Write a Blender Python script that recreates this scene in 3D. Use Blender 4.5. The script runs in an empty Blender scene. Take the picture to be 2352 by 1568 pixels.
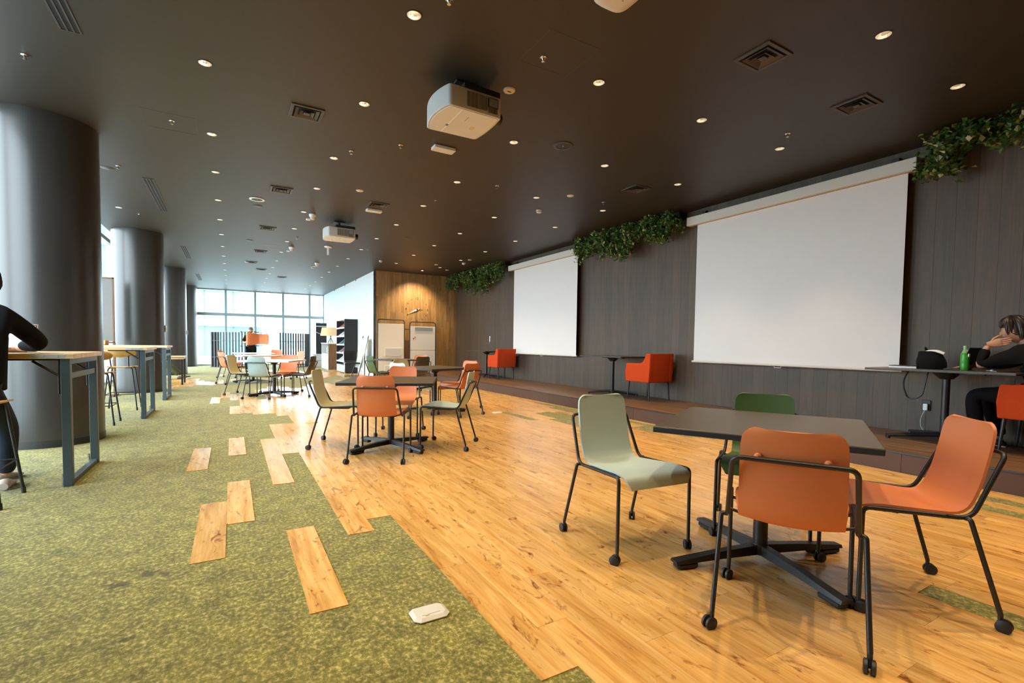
import bpy, math, random
from mathutils import Vector, Matrix, geometry
random.seed(7)
PI = math.pi
S = bpy.context.scene
COL = S.collection

# ------------------------------------------------------------------ camera
cam_d = bpy.data.cameras.new('camera'); cam = bpy.data.objects.new('camera', cam_d); COL.objects.link(cam)
FPX, YAW, PIT, ROL = 1110.5, .5254, -.0426, .0139
cam_d.sensor_fit = 'HORIZONTAL'; cam_d.sensor_width = 36.0
cam_d.lens = 36.0 * FPX / 2352.0
cam_d.shift_y = 53.7 / 2352.0
cam_d.clip_start = .05; cam_d.clip_end = 500
fw = Vector((math.sin(YAW) * math.cos(PIT), math.cos(YAW) * math.cos(PIT), math.sin(PIT)))
rt = fw.cross(Vector((0, 0, 1))).normalized(); up = rt.cross(fw)
r2 = rt * math.cos(ROL) + up * math.sin(ROL); u2 = -rt * math.sin(ROL) + up * math.cos(ROL)
cam.matrix_world = Matrix(((r2.x, u2.x, -fw.x, 0), (r2.y, u2.y, -fw.y, 0), (r2.z, u2.z, -fw.z, 1.15), (0, 0, 0, 1)))
S.camera = cam

# ------------------------------------------------------------------ light and exposure
W = bpy.data.worlds.new('sky'); S.world = W; W.use_nodes = True
bg = W.node_tree.nodes['Background']
bg.inputs[0].default_value = (.80, .925, 1.0, 1); bg.inputs[1].default_value = 13.0
S.view_settings.view_transform = 'Standard'; S.view_settings.look = 'None'
S.view_settings.exposure = 0.0; S.view_settings.gamma = 1.0; S.view_settings.use_curve_mapping = False
SPOT_W, SPOT_COL = 140.0, (1.0, .75, .46)
S.cycles.use_denoising = True
S.cycles.max_bounces = 7; S.cycles.diffuse_bounces = 4; S.cycles.glossy_bounces = 3
S.cycles.transparent_max_bounces = 8; S.cycles.caustics_reflective = False; S.cycles.caustics_refractive = False
S.cycles.sample_clamp_indirect = 6.0

# room numbers (metres)
H, PF, XW, XF = 3.47, .192, 6.86, 5.395          # ceiling, platform height, dark wall, platform edge
XG, XC = -2.78, -2.25                              # window wall, ceiling edge beside it
YT, XH, YF, YN = 15.81, 4.02, 25.8, -2.6           # timber wall, white wall, far glazing, added near wall

# ------------------------------------------------------------------ mesh builder
class MB:
    def __init__(s): s.v = []; s.f = []; s.m = []; s.mi = 0
    def add(s, vs, fs, M=None):
        o = len(s.v)
        for p in vs:
            p = Vector(p); s.v.append(tuple(M @ p) if M is not None else tuple(p))
        for f in fs: s.f.append([i + o for i in f]); s.m.append(s.mi)
        return s
    def box(s, x0, x1, y0, y1, z0, z1, b=0.0, M=None):
        if x1 < x0: x0, x1 = x1, x0
        if y1 < y0: y0, y1 = y1, y0
        if z1 < z0: z0, z1 = z1, z0
        if b <= 0:
            vs = [(x, y, z) for z in (z0, z1) for y in (y0, y1) for x in (x0, x1)]
            fs = [(0, 2, 3, 1), (4, 5, 7, 6), (0, 1, 5, 4), (2, 6, 7, 3), (0, 4, 6, 2), (1, 3, 7, 5)]
            return s.add(vs, fs, M)
        b = min(b, (x1 - x0) * .49, (y1 - y0) * .49, (z1 - z0) * .49)
        c = ((x0 + x1) / 2, (y0 + y1) / 2, (z0 + z1) / 2); h = ((x1 - x0) / 2, (y1 - y0) / 2, (z1 - z0) / 2)
        vs, ix = [], {}
        for sx in (-1, 1):
            for sy in (-1, 1):
                for sz in (-1, 1):
                    sg = (sx, sy, sz)
                    for ax in range(3):
                        p = [c[k] + sg[k] * (h[k] if k == ax else h[k] - b) for k in range(3)]
                        ix[(sg, ax)] = len(vs); vs.append(p)
        fs = []
        for ax in range(3):
            a1, a2 = (ax + 1) % 3, (ax + 2) % 3
            for sg in (-1, 1):
                q = []
                for u, v in ((-1, -1), (1, -1), (1, 1), (-1, 1)):
                    t = [0, 0, 0]; t[ax] = sg; t[a1] = u; t[a2] = v; q.append(ix[(tuple(t), ax)])
                fs.append(q if sg > 0 else q[::-1])
            for u in (-1, 1):
                for v in (-1, 1):
                    t0 = [0, 0, 0]; t1 = [0, 0, 0]
                    t0[ax] = -1; t1[ax] = 1; t0[a1] = t1[a1] = u; t0[a2] = t1[a2] = v
                    t0, t1 = tuple(t0), tuple(t1)
                    q = [ix[(t0, a1)], ix[(t1, a1)], ix[(t1, a2)], ix[(t0, a2)]]
                    fs.append(q if u * v < 0 else q[::-1])
        for sx in (-1, 1):
            for sy in (-1, 1):
                for sz in (-1, 1):
                    sg = (sx, sy, sz); q = [ix[(sg, 0)], ix[(sg, 1)], ix[(sg, 2)]]
                    fs.append(q if sx * sy * sz > 0 else q[::-1])
        return s.add(vs, fs, M)
    def tube(s, path, r, n=8, closed=False, M=None, caps=True, flat=1.0):
        P = [Vector(p) for p in path]; k = len(P)
        R = r if isinstance(r, (list, tuple)) else [r] * k
        T = []
        for i in range(k):
            a = P[(i - 1) % k] if (i > 0 or closed) else P[i]
            b = P[(i + 1) % k] if (i < k - 1 or closed) else P[i]
            d = (b - a); T.append(d.normalized() if d.length > 1e-9 else Vector((0, 0, 1)))
        u = T[0].orthogonal().normalized(); vs = []
        for i in range(k):
            u = (u - T[i] * u.dot(T[i])); u = u.normalized() if u.length > 1e-6 else T[i].orthogonal().normalized()
            w = T[i].cross(u)
            for j in range(n):
                a = 2 * PI * j / n
                vs.append(P[i] + u * (math.cos(a) * R[i]) + w * (math.sin(a) * R[i] * flat))
        fs = []
        for i in range(k if closed else k - 1):
            for j in range(n):
                fs.append((i * n + j, i * n + (j + 1) % n, ((i + 1) % k) * n + (j + 1) % n, ((i + 1) % k) * n + j))
        if caps and not closed:
            fs.append(tuple(range(n - 1, -1, -1))); fs.append(tuple((k - 1) * n + j for j in range(n)))
        return s.add(vs, fs, M)
    def cyl(s, p, q, r, n=16, r2=None, M=None):
        return s.tube([p, q], [r, r if r2 is None else r2], n, M=M)
    def lathe(s, prof, n=24, M=None, cap=True):
        vs, fs = [], []
        for (r, z) in prof:
            for j in range(n):
                a = 2 * PI * j / n; vs.append((r * math.cos(a), r * math.sin(a), z))
        for i in range(len(prof) - 1):
            for j in range(n):
                fs.append((i * n + j, i * n + (j + 1) % n, (i + 1) * n + (j + 1) % n, (i + 1) * n + j))
        if cap:
            if prof[0][0] > 1e-6: fs.append(tuple(range(n - 1, -1, -1)))
            if prof[-1][0] > 1e-6: fs.append(tuple((len(prof) - 1) * n + j for j in range(n)))
        return s.add(vs, fs, M)
    def prism(s, pts, z0, z1, M=None):
        n = len(pts); vs = [(x, y, z0) for x, y in pts] + [(x, y, z1) for x, y in pts]
        fs = [tuple(range(n - 1, -1, -1)), tuple(range(n, 2 * n))]
        fs += [(i, (i + 1) % n, n + (i + 1) % n, n + i) for i in range(n)]
        return s.add(vs, fs, M)
    def grid(s, P, M=None, flip=False):
        a, b = len(P), len(P[0]); fs = []
        for i in range(a - 1):
            for j in range(b - 1):
                q = (i * b + j, i * b + j + 1, (i + 1) * b + j + 1, (i + 1) * b + j); fs.append(q[::-1] if flip else q)
        return s.add([p for r in P for p in r], fs, M)
    def shell(s, P, t, M=None):
        """a sheet of points P[i][j] thickened by t along its normals"""
        a, b = len(P), len(P[0]); P = [[Vector(p) for p in r] for r in P]
        N = [[None] * b for _ in range(a)]
        for i in range(a):
            for j in range(b):
                du = P[min(i + 1, a - 1)][j] - P[max(i - 1, 0)][j]; dv = P[i][min(j + 1, b - 1)] - P[i][max(j - 1, 0)]
                c = du.cross(dv); N[i][j] = c.normalized() if c.length > 1e-12 else Vector((0, 0, 1))
        vs = [P[i][j] + N[i][j] * (t / 2) for i in range(a) for j in range(b)] + [P[i][j] - N[i][j] * (t / 2) for i in range(a) for j in range(b)]
        o = a * b; fs = []
        for i in range(a - 1):
            for j in range(b - 1):
                q = (i * b + j, (i + 1) * b + j, (i + 1) * b + j + 1, i * b + j + 1); fs.append(q); fs.append(tuple(x + o for x in q[::-1]))
        rim = [i * b for i in range(a)] + [(a - 1) * b + j for j in range(1, b)] + [i * b + b - 1 for i in range(a - 2, -1, -1)] + [j for j in range(b - 2, 0, -1)]
        for k in range(len(rim)):
            x, y = rim[k], rim[(k + 1) % len(rim)]; fs.append((y, x, x + o, y + o))
        return s.add(vs, fs, M)
    def mesh(s, name, mats, smooth=35):
        me = bpy.data.meshes.new(name); me.from_pydata(s.v, [], s.f)
        mats = mats if isinstance(mats, (list, tuple)) else [mats]
        for m in mats: me.materials.append(m)
        if len(mats) > 1: me.polygons.foreach_set('material_index', s.m)
        if smooth:
            me.polygons.foreach_set('use_smooth', [True] * len(me.polygons)); me.set_sharp_from_angle(angle=math.radians(smooth))
        me.update(); return me
    def obj(s, name, mats, parent=None, smooth=35, **kw):
        return place(name, s.mesh(name, mats, smooth), parent, **kw)

def place(name, me, parent=None, loc=(0, 0, 0), rot=(0, 0, 0), **kw):
    o = bpy.data.objects.new(name, me); COL.objects.link(o)
    o.location = loc; o.rotation_euler = rot
    if parent is not None: o.parent = parent
    for k, v in kw.items(): o[k] = v
    return o
def thing(name, label, cat, loc=(0, 0, 0), rz=0.0, group=None, rot=None):
    o = bpy.data.objects.new(name, None); COL.objects.link(o); o.empty_display_size = .1
    o.location = loc; o.rotation_euler = rot or (0, 0, rz); o['label'] = label; o['category'] = cat
    if group: o['group'] = group
    return o
KIDS = {}
def dup(root, loc, rz=0.0, label=None, group=None, rot=None, swap=None):
    """copy a thing with its parts and sub-parts (mesh data shared); swap = {part name: other mesh}"""
    def rec(o, par):
        c = o.copy(); COL.objects.link(c)
        if par is not None: c.parent = par
        stem = o.name.split('.')[0]
        if swap and stem in swap: c.data = swap[stem]
        for ch in [k for k in o.children]: rec(ch, c)
        return c
    r = rec(root, None); r.location = loc; r.rotation_euler = rot or (0, 0, rz)
    if label: r['label'] = label
    if group: r['group'] = group
    elif 'group' in r and group is not None: del r['group']
    return r
def struct(name, mb, mats, smooth=35, parent=None, **kw):
    o = mb.obj(name, mats, parent, smooth, **kw)
    if parent is None: o['kind'] = 'structure'
    return o
def fillet(pts, r, k=5, closed=False):
    P = [Vector(p) for p in pts]; n = len(P); out = []
    rr = r if isinstance(r, (list, tuple)) else [r] * n
    for i in range(n):
        if not closed and i in (0, n - 1): out.append(P[i]); continue
        a, b, c = P[i - 1], P[i], P[(i + 1) % n]; d1 = (a - b); d2 = (c - b); l = min(rr[i], d1.length * .49, d2.length * .49)
        p, q = b + d1.normalized() * l, b + d2.normalized() * l
        for t in range(k + 1):
            t /= k; out.append(p * (1 - t) ** 2 + b * 2 * t * (1 - t) + q * t * t)
    return out
def rrect(w, h, r, k=5, cx=0, cy=0):
    out = []
    for (sx, sy, a0) in ((1, 1, 0), (-1, 1, PI / 2), (-1, -1, PI), (1, -1, 1.5 * PI)):
        for t in range(k + 1):
            a = a0 + PI / 2 * t / k; out.append((cx + sx * (w / 2 - r) + r * math.cos(a), cy + sy * (h / 2 - r) + r * math.sin(a)))
    return out
def TR(x=0, y=0, z=0, rz=0, rx=0, ry=0):
    return Matrix.Translation((x, y, z)) @ Matrix.Rotation(rz, 4, 'Z') @ Matrix.Rotation(ry, 4, 'Y') @ Matrix.Rotation(rx, 4, 'X')
def ang(fx, fy): return math.atan2(fy, fx) - PI / 2      # z rotation that turns local +Y to (fx, fy)

# ------------------------------------------------------------------ materials
def _new(name):
    m = bpy.data.materials.new(name); m.use_nodes = True; nt = m.node_tree
    return m, nt, nt.nodes['Principled BSDF']
def N(nt, typ, **kw):
    n = nt.nodes.new(typ)
    for k, v in kw.items():
        if k.startswith('i_'): n.inputs[int(k[2:]) if k[2:].isdigit() else k[2:]].default_value = v
        else: setattr(n, k, v)
    return n
def mat(name, col, rough=.5, metal=0.0, var=.06, scale=8.0, bump=0.0, bscale=60.0, spec=.5, emit=None, estr=0, coat=0):
    """plain surface with a faint procedural mottling"""
    m, nt, b = _new(name); L = nt.links
    b.inputs['Roughness'].default_value = rough; b.inputs['Metallic'].default_value = metal
    b.inputs['Specular IOR Level'].default_value = spec; b.inputs['Coat Weight'].default_value = coat
    tc = N(nt, 'ShaderNodeTexCoord'); nz = N(nt, 'ShaderNodeTexNoise'); nz.inputs['Scale'].default_value = scale; nz.inputs['Detail'].default_value = 4
    L.new(tc.outputs['Object'], nz.inputs['Vector'])
    mr = N(nt, 'ShaderNodeMapRange'); mr.inputs[3].default_value = 1 - var; mr.inputs[4].default_value = 1 + var
    L.new(nz.outputs[0], mr.inputs[0])
    vm = N(nt, 'ShaderNodeVectorMath', operation='SCALE'); vm.inputs[0].default_value = col[:3]
    L.new(mr.outputs[0], vm.inputs['Scale']); L.new(vm.outputs[0], b.inputs['Base Color'])
    if bump:
        n2 = N(nt, 'ShaderNodeTexNoise'); n2.inputs['Scale'].default_value = bscale; n2.inputs['Detail'].default_value = 3
        L.new(tc.outputs['Object'], n2.inputs['Vector'])
        bp = N(nt, 'ShaderNodeBump'); bp.inputs['Strength'].default_value = bump; bp.inputs['Distance'].default_value = .004
        L.new(n2.outputs[0], bp.inputs['Height']); L.new(bp.outputs[0], b.inputs['Normal'])
    if emit: b.inputs['Emission Color'].default_value = (*emit, 1); b.inputs['Emission Strength'].default_value = estr
    return m
def wood(name, base, dark, light, rough=.35, axis='Y', sc=1.0, knots=0.0, pvar=.12, gloss_var=.08, spec=.5, bump=.05):
    """boards: grain along one axis, board to board variation from object and attribute random"""
    m, nt, b = _new(name); L = nt.links
    geo = N(nt, 'ShaderNodeNewGeometry'); oi = N(nt, 'ShaderNodeObjectInfo'); at = N(nt, 'ShaderNodeAttribute', attribute_name='rnd')
    ad = N(nt, 'ShaderNodeMath', operation='ADD'); L.new(oi.outputs['Random'], ad.inputs[0]); L.new(at.outputs['Fac'], ad.inputs[1])
    fr = N(nt, 'ShaderNodeMath', operation='FRACT'); L.new(ad.outputs[0], fr.inputs[0])
    wn = N(nt, 'ShaderNodeTexWhiteNoise', noise_dimensions='1D'); L.new(fr.outputs[0], wn.inputs['W'])
    off = N(nt, 'ShaderNodeVectorMath', operation='SCALE'); L.new(wn.outputs['Color'], off.inputs[0]); off.inputs['Scale'].default_value = 37.0
    pos = N(nt, 'ShaderNodeVectorMath', operation='ADD'); L.new(geo.outputs['Position'], pos.inputs[0]); L.new(off.outputs[0], pos.inputs[1])
    def mapped(a, c):
        mp = N(nt, 'ShaderNodeVectorMath', operation='MULTIPLY'); L.new(pos.outputs[0], mp.inputs[0])
        v = [c, c, c]; v['XYZ'.index(axis)] = a; mp.inputs[1].default_value = v; return mp
    g1 = N(nt, 'ShaderNodeTexNoise'); g1.inputs['Scale'].default_value = 1; g1.inputs['Detail'].default_value = 6; g1.inputs['Roughness'].default_value = .62; g1.inputs['Distortion'].default_value = .6
    L.new(mapped(1.6 * sc, 17 * sc).outputs[0], g1.inputs['Vector'])
    g2 = N(nt, 'ShaderNodeTexNoise'); g2.inputs['Scale'].default_value = 1; g2.inputs['Detail'].default_value = 3
    L.new(mapped(4 * sc, 90 * sc).outputs[0], g2.inputs['Vector'])
    r1 = N(nt, 'ShaderNodeValToRGB'); L.new(g1.outputs[0], r1.inputs[0]); e = r1.color_ramp.elements
    e[0].position = .24; e[0].color = (*dark, 1); e[1].position = .62; e[1].color = (*light, 1)
    k = r1.color_ramp.elements.new(.42); k.color = (*base, 1)
    mx = N(nt, 'ShaderNodeMix', data_type='RGBA', blend_type='MULTIPLY'); mx.inputs[0].default_value = 1
    mr = N(nt, 'ShaderNodeMapRange'); mr.inputs[1].default_value = .3; mr.inputs[2].default_value = .7; mr.inputs[3].default_value = .88; mr.inputs[4].default_value = 1.1
    L.new(g2.outputs[0], mr.inputs[0]); L.new(r1.outputs[0], mx.inputs[6]); L.new(mr.outputs[0], mx.inputs[7])
    last = mx.outputs[2]
    if knots:
        kn = N(nt, 'ShaderNodeTexNoise'); kn.inputs['Scale'].default_value = 1; kn.inputs['Detail'].default_value = 5; kn.inputs['Roughness'].default_value = .7; kn.inputs['Distortion'].default_value = 1.2
        L.new(mapped(5.5, 15).outputs[0], kn.inputs['Vector'])
        kr = N(nt, 'ShaderNodeMapRange'); kr.inputs[1].default_value = .565; kr.inputs[2].default_value = .70; kr.inputs[3].default_value = 0; kr.inputs[4].default_value = knots
        L.new(kn.outputs[0], kr.inputs[0])
        m2 = N(nt, 'ShaderNodeMix', data_type='RGBA'); L.new(kr.outputs[0], m2.inputs[0]); L.new(last, m2.inputs[6])
        m2.inputs[7].default_value = (dark[0] * .62, dark[1] * .5, dark[2] * .45, 1); last = m2.outputs[2]
    pv = N(nt, 'ShaderNodeMapRange'); pv.inputs[3].default_value = 1 - pvar; pv.inputs[4].default_value = 1 + pvar; L.new(wn.outputs['Value'], pv.inputs[0])
    hs = N(nt, 'ShaderNodeVectorMath', operation='SCALE'); L.new(last, hs.inputs[0]); L.new(pv.outputs[0], hs.inputs['Scale'])
    L.new(hs.outputs[0], b.inputs['Base Color'])
    rr = N(nt, 'ShaderNodeMapRange'); rr.inputs[3].default_value = rough - gloss_var; rr.inputs[4].default_value = rough + gloss_var
    L.new(g1.outputs[0], rr.inputs[0]); L.new(rr.outputs[0], b.inputs['Roughness']); b.inputs['Specular IOR Level'].default_value = spec
    if bump:
        bp = N(nt, 'ShaderNodeBump'); bp.inputs['Strength'].default_value = bump; bp.inputs['Distance'].default_value = .002
        L.new(g2.outputs[0], bp.inputs['Height']); L.new(bp.outputs[0], b.inputs['Normal'])
    return m
def carpet(name):
    m, nt, b = _new(name); L = nt.links
    tc = N(nt, 'ShaderNodeTexCoord')
    st = N(nt, 'ShaderNodeVectorMath', operation='MULTIPLY'); st.inputs[1].default_value = (1, .8, 1); L.new(tc.outputs['Object'], st.inputs[0])
    def nz(s, d, r, dis=0):
        n = N(nt, 'ShaderNodeTexNoise'); n.inputs['Scale'].default_value = s; n.inputs['Detail'].default_value = d; n.inputs['Roughness'].default_value = r; n.inputs['Distortion'].default_value = dis
        L.new(st.outputs[0], n.inputs['Vector']); return n
    a = nz(52, 6, .74, 0); c = nz(9, 4, .6); d = nz(1.1, 4, .6)
    r = N(nt, 'ShaderNodeValToRGB'); L.new(a.outputs[0], r.inputs[0]); e = r.color_ramp.elements
    e[0].position = .34; e[0].color = (.095, .086, .016, 1); e[1].position = .62; e[1].color = (.43, .375, .135, 1)
    k = e.new(.47); k.color = (.155, .142, .029, 1); k2 = e.new(.535); k2.color = (.235, .212, .053, 1)
    mr = N(nt, 'ShaderNodeMapRange'); mr.inputs[1].default_value = .3; mr.inputs[2].default_value = .7; mr.inputs[3].default_value = .68; mr.inputs[4].default_value = 1.32; L.new(c.outputs[0], mr.inputs[0])
    sc = N(nt, 'ShaderNodeVectorMath', operation='SCALE'); L.new(r.outputs[0], sc.inputs[0]); L.new(mr.outputs[0], sc.inputs['Scale'])
    tint = N(nt, 'ShaderNodeMix', data_type='RGBA'); t2 = N(nt, 'ShaderNodeMapRange'); t2.inputs[1].default_value = .5; t2.inputs[2].default_value = .75; t2.inputs[3].default_value = 0; t2.inputs[4].default_value = .35
    L.new(d.outputs[0], t2.inputs[0]); L.new(t2.outputs[0], tint.inputs[0]); L.new(sc.outputs[0], tint.inputs[6]); tint.inputs[7].default_value = (.20, .15, .035, 1)
    # dark spill stains with a shape of their own
    last = tint.outputs[2]
    for (sx, sy, rad) in ((-.47, 2.83, .05), (-.36, 2.90, .05), (-.29, 2.86, .03), (-.36, 2.30, .022), (.05, 2.60, .014)):
        vd = N(nt, 'ShaderNodeVectorMath', operation='DISTANCE'); vd.inputs[1].default_value = (sx, sy, 0)
        wob = N(nt, 'ShaderNodeTexNoise'); wob.inputs['Scale'].default_value = 22; L.new(tc.outputs['Object'], wob.inputs['Vector'])
        wa = N(nt, 'ShaderNodeVectorMath', operation='MULTIPLY_ADD'); L.new(wob.outputs['Color'], wa.inputs[0]); wa.inputs[1].default_value = (.09, .09, 0); L.new(tc.outputs['Object'], wa.inputs[2])
        ws = N(nt, 'ShaderNodeVectorMath', operation='SUBTRACT'); L.new(wa.outputs[0], ws.inputs[0]); ws.inputs[1].default_value = (.045, .045, 0)
        L.new(ws.outputs[0], vd.inputs[0])
        q = N(nt, 'ShaderNodeMapRange'); q.inputs[1].default_value = rad * .55; q.inputs[2].default_value = rad; q.inputs[3].default_value = .72; q.inputs[4].default_value = 0; L.new(vd.outputs['Value'], q.inputs[0])
        mm = N(nt, 'ShaderNodeMix', data_type='RGBA'); L.new(q.outputs[0], mm.inputs[0]); L.new(last, mm.inputs[6]); mm.inputs[7].default_value = (.045, .038, .015, 1); last = mm.outputs[2]
    L.new(last, b.inputs['Base Color']); b.inputs['Roughness'].default_value = .95; b.inputs['Specular IOR Level'].default_value = .12
    b.inputs['Sheen Weight'].default_value = .15
    n2 = nz(420, 2, .5); bp = N(nt, 'ShaderNodeBump'); bp.inputs['Strength'].default_value = .5; bp.inputs['Distance'].default_value = .004
    L.new(n2.outputs[0], bp.inputs['Height']); L.new(bp.outputs[0], b.inputs['Normal'])
    return m
def glass(name, tint=(.96, .99, 1.0), refl=.10):
    m, nt, b = _new(name); L = nt.links; nt.nodes.remove(b); out = nt.nodes['Material Output']
    t = N(nt, 'ShaderNodeBsdfTransparent'); t.inputs[0].default_value = (*tint, 1)
    g = N(nt, 'ShaderNodeBsdfGlossy'); g.inputs['Roughness'].default_value = .02
    fz = N(nt, 'ShaderNodeFresnel'); fz.inputs[0].default_value = 1.35
    mx = N(nt, 'ShaderNodeMixShader'); L.new(fz.outputs[0], mx.inputs[0]); L.new(t.outputs[0], mx.inputs[1]); L.new(g.outputs[0], mx.inputs[2])
    L.new(mx.outputs[0], out.inputs['Surface']); return m

M = {}
M['carpet'] = carpet('green mottled carpet')
M['oak'] = wood('orange oak planks', (.58, .315, .085), (.33, .135, .032), (.70, .43, .155), rough=.25, axis='Y', knots=1.0, pvar=.10, bump=0, spec=.75, gloss_var=.012)
M['plat'] = wood('dark brown planks', (.135, .064, .026), (.070, .030, .011), (.20, .105, .046), rough=.38, axis='Y', pvar=.16)
M['riser'] = mat('brown riser', (.085, .034, .012), .55, var=.15, scale=3)
M['panel'] = wood('grey brown wall boards', (.066, .044, .027), (.046, .031, .019), (.086, .058, .036), rough=.55, axis='Z', pvar=.14, sc=.8)
M['timber'] = wood('amber oak wall boards', (.30, .165, .060), (.19, .098, .034), (.37, .225, .095), rough=.42, axis='Z', pvar=.22)
M['ceil'] = mat('dark brown ceiling paint', (.033, .024, .0165), .50, var=.10, scale=1.2, bump=.15, bscale=14)
M['column'] = mat('charcoal column cladding', (.040, .036, .033), .30, var=.05, scale=2, bump=.03, bscale=120, spec=.6)
M['colbase'] = mat('black column skirting', (.022, .022, .023), .45)
M['white'] = mat('white wall paint', (.78, .80, .82), .55, var=.02)
M['nearwall'] = mat('dark plaster', (.10, .085, .07), .7)
M['alu'] = mat('grey window frame', (.46, .52, .56), .4, metal=.3)
M['glass'] = glass('clear glass')
M['black'] = mat('black steel', (.014, .014, .015), .42, var=.1, spec=.5)
M['blackp'] = mat('black plastic', (.012, .012, .013), .5)
M['slate'] = mat('slate blue steel', (.055, .082, .092), .42, var=.06)
M['top'] = mat('dark brown laminate', (.088, .068, .047), .40, var=.05, scale=30, spec=.45)
M['edge'] = mat('navy black table edge', (.014, .019, .026), .45)
M['ashtop'] = wood('pale ash top', (.62, .42, .20), (.50, .31, .13), (.74, .54, .30), rough=.4, axis='X', pvar=.05)
M['ply'] = wood('honey plywood', (.56, .30, .075), (.44, .22, .05), (.66, .38, .12), rough=.42, axis='X', pvar=.08)
M['whitetop'] = mat('white laminate', (.82, .84, .86), .35, var=.02)
M['screen'] = mat('matt white screen fabric', (.72, .72, .72), .9, var=.015, spec=.1)
M['casing'] = mat('white screen casing', (.60, .585, .54), .45, var=.02)
M['trimwood'] = mat('beige screen slot', (.45, .30, .18), .6)
M['orange'] = mat('orange polypropylene', (.62, .195, .072), .46, var=.03, bump=.06, bscale=400)
M['sage'] = mat('pale sage polypropylene', (.46, .58, .56), .46, var=.03, bump=.06, bscale=400)
M['beige'] = mat('beige polypropylene', (.50, .46, .25), .46, var=.03)
M['green'] = mat('forest green polypropylene', (.055, .105, .030), .46, var=.04)
M['olive'] = mat('dark olive polypropylene', (.055, .042, .018), .46, var=.04)
M['teal'] = mat('grey teal polypropylene', (.27, .36, .35), .46, var=.03)
M['blackshell'] = mat('black polypropylene', (.010, .010, .011), .4)
M['red'] = mat('orange red wool', (.58, .065, .014), .95, var=.08, scale=60, bump=.35, bscale=500, spec=.15)
M['chrome'] = mat('bright chrome', (.80, .80, .80), .14, metal=1.0, var=.02)
M['refl'] = mat('silver reflector', (.95, .91, .85), .28, metal=1.0, var=.05, scale=40)
M['lamp'] = mat('warm lamp disc', (1, .9, .75), .5, emit=(1.0, .80, .52), estr=30.0)
M['offwhite'] = mat('off white plastic', (.70, .66, .60), .42, var=.02)
M['greywhite'] = mat('light grey plastic', (.52, .52, .51), .45, var=.02)
M['vent'] = mat('dark vent metal', (.060, .050, .042), .5)
M['hole'] = mat('black void', (.004, .004, .004), .9)
M['leaf'] = mat('ivy leaf green', (.045, .115, .022), .45, var=.55, scale=9, spec=.4)
M['leaf2'] = mat('yellow green ivy leaf', (.20, .22, .055), .5, var=.4, scale=9)
M['leaf3'] = mat('pale cream ivy leaf', (.42, .43, .25), .5, var=.3, scale=9)
M['stem'] = mat('ivy stem', (.03, .035, .012), .7)
M['skin'] = mat('skin', (.56, .30, .19), .5, var=.06)
M['hair'] = mat('dark brown hair', (.020, .012, .008), .45, var=.3, scale=40)
M['greyhair'] = mat('grey brown hair', (.09, .085, .075), .6, var=.3, scale=40)
M['jacket'] = mat('black cloth', (.008, .008, .009), .9, var=.3, scale=9, bump=.5, bscale=22, spec=.12)
M['blackcloth'] = mat('black trousers cloth', (.007, .007, .008), .9, var=.2, spec=.10)
M['ventbrown'] = mat('grey brown grille', (.20, .175, .155), .6)
M['denim'] = mat('dark indigo denim', (.008, .016, .036), .8, var=.3, scale=20)
M['shoe'] = mat('pale canvas shoe', (.55, .45, .38), .7)
M['darkshoe'] = mat('brown leather', (.040, .030, .022), .5)
M['olivecloth'] = mat('olive trousers', (.055, .060, .024), .85)
M['shade'] = mat('linen lampshade', (.66, .50, .28), .8, emit=(1.0, .72, .38), estr=.22)
M['paper'] = mat('white paper', (.85, .86, .86), .7)
M['wb'] = mat('cream whiteboard', (.80, .74, .63), .30, var=.01)
M['wb2'] = mat('light grey whiteboard', (.68, .66, .59), .30, var=.01)
M['steelblue'] = mat('grey blue plastic', (.25, .28, .31), .4)
M['greypad'] = mat('grey pinboard felt', (.20, .195, .19), .9)
M['brownwood'] = wood('brown wood', (.16, .075, .030), (.10, .045, .018), (.22, .11, .05), rough=.5, axis='Z')
M['tealglass'] = mat('teal facade glass', (.13, .42, .47), .25, var=.18, scale=.3)
M['slab'] = mat('white facade band', (.62, .68, .70), .6)
M['farb'] = mat('pale facade', (.36, .43, .45), .6)
M['ground'] = mat('pale paving', (.42, .46, .46), .8)
M['bark'] = mat('grey bark', (.30, .28, .26), .9)
M['slat'] = mat('charcoal slat', (.035, .032, .036), .55)
M['screenlit'] = mat('lit laptop screen', (.1, .1, .12), .3, emit=(.72, .80, 1.0), estr=1.1)
M['bronze'] = mat('rose gold metal', (.55, .40, .31), .3, metal=.8)
M['bottle'] = mat('green bottle label', (.045, .33, .030), .35, var=.25, scale=30)
M['pet'] = mat('pale green plastic', (.25, .45, .22), .2)
M['redplastic'] = mat('red plastic', (.5, .03, .03), .4)
M['cable'] = mat('white cable', (.55, .56, .55), .5)
M['led'] = mat('green status light', (.3, .6, .1), .4, emit=(.55, 1.0, .15), estr=1.0)
M['numeral'] = mat('dark bronze numeral', (.050, .030, .016), .5)
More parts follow.
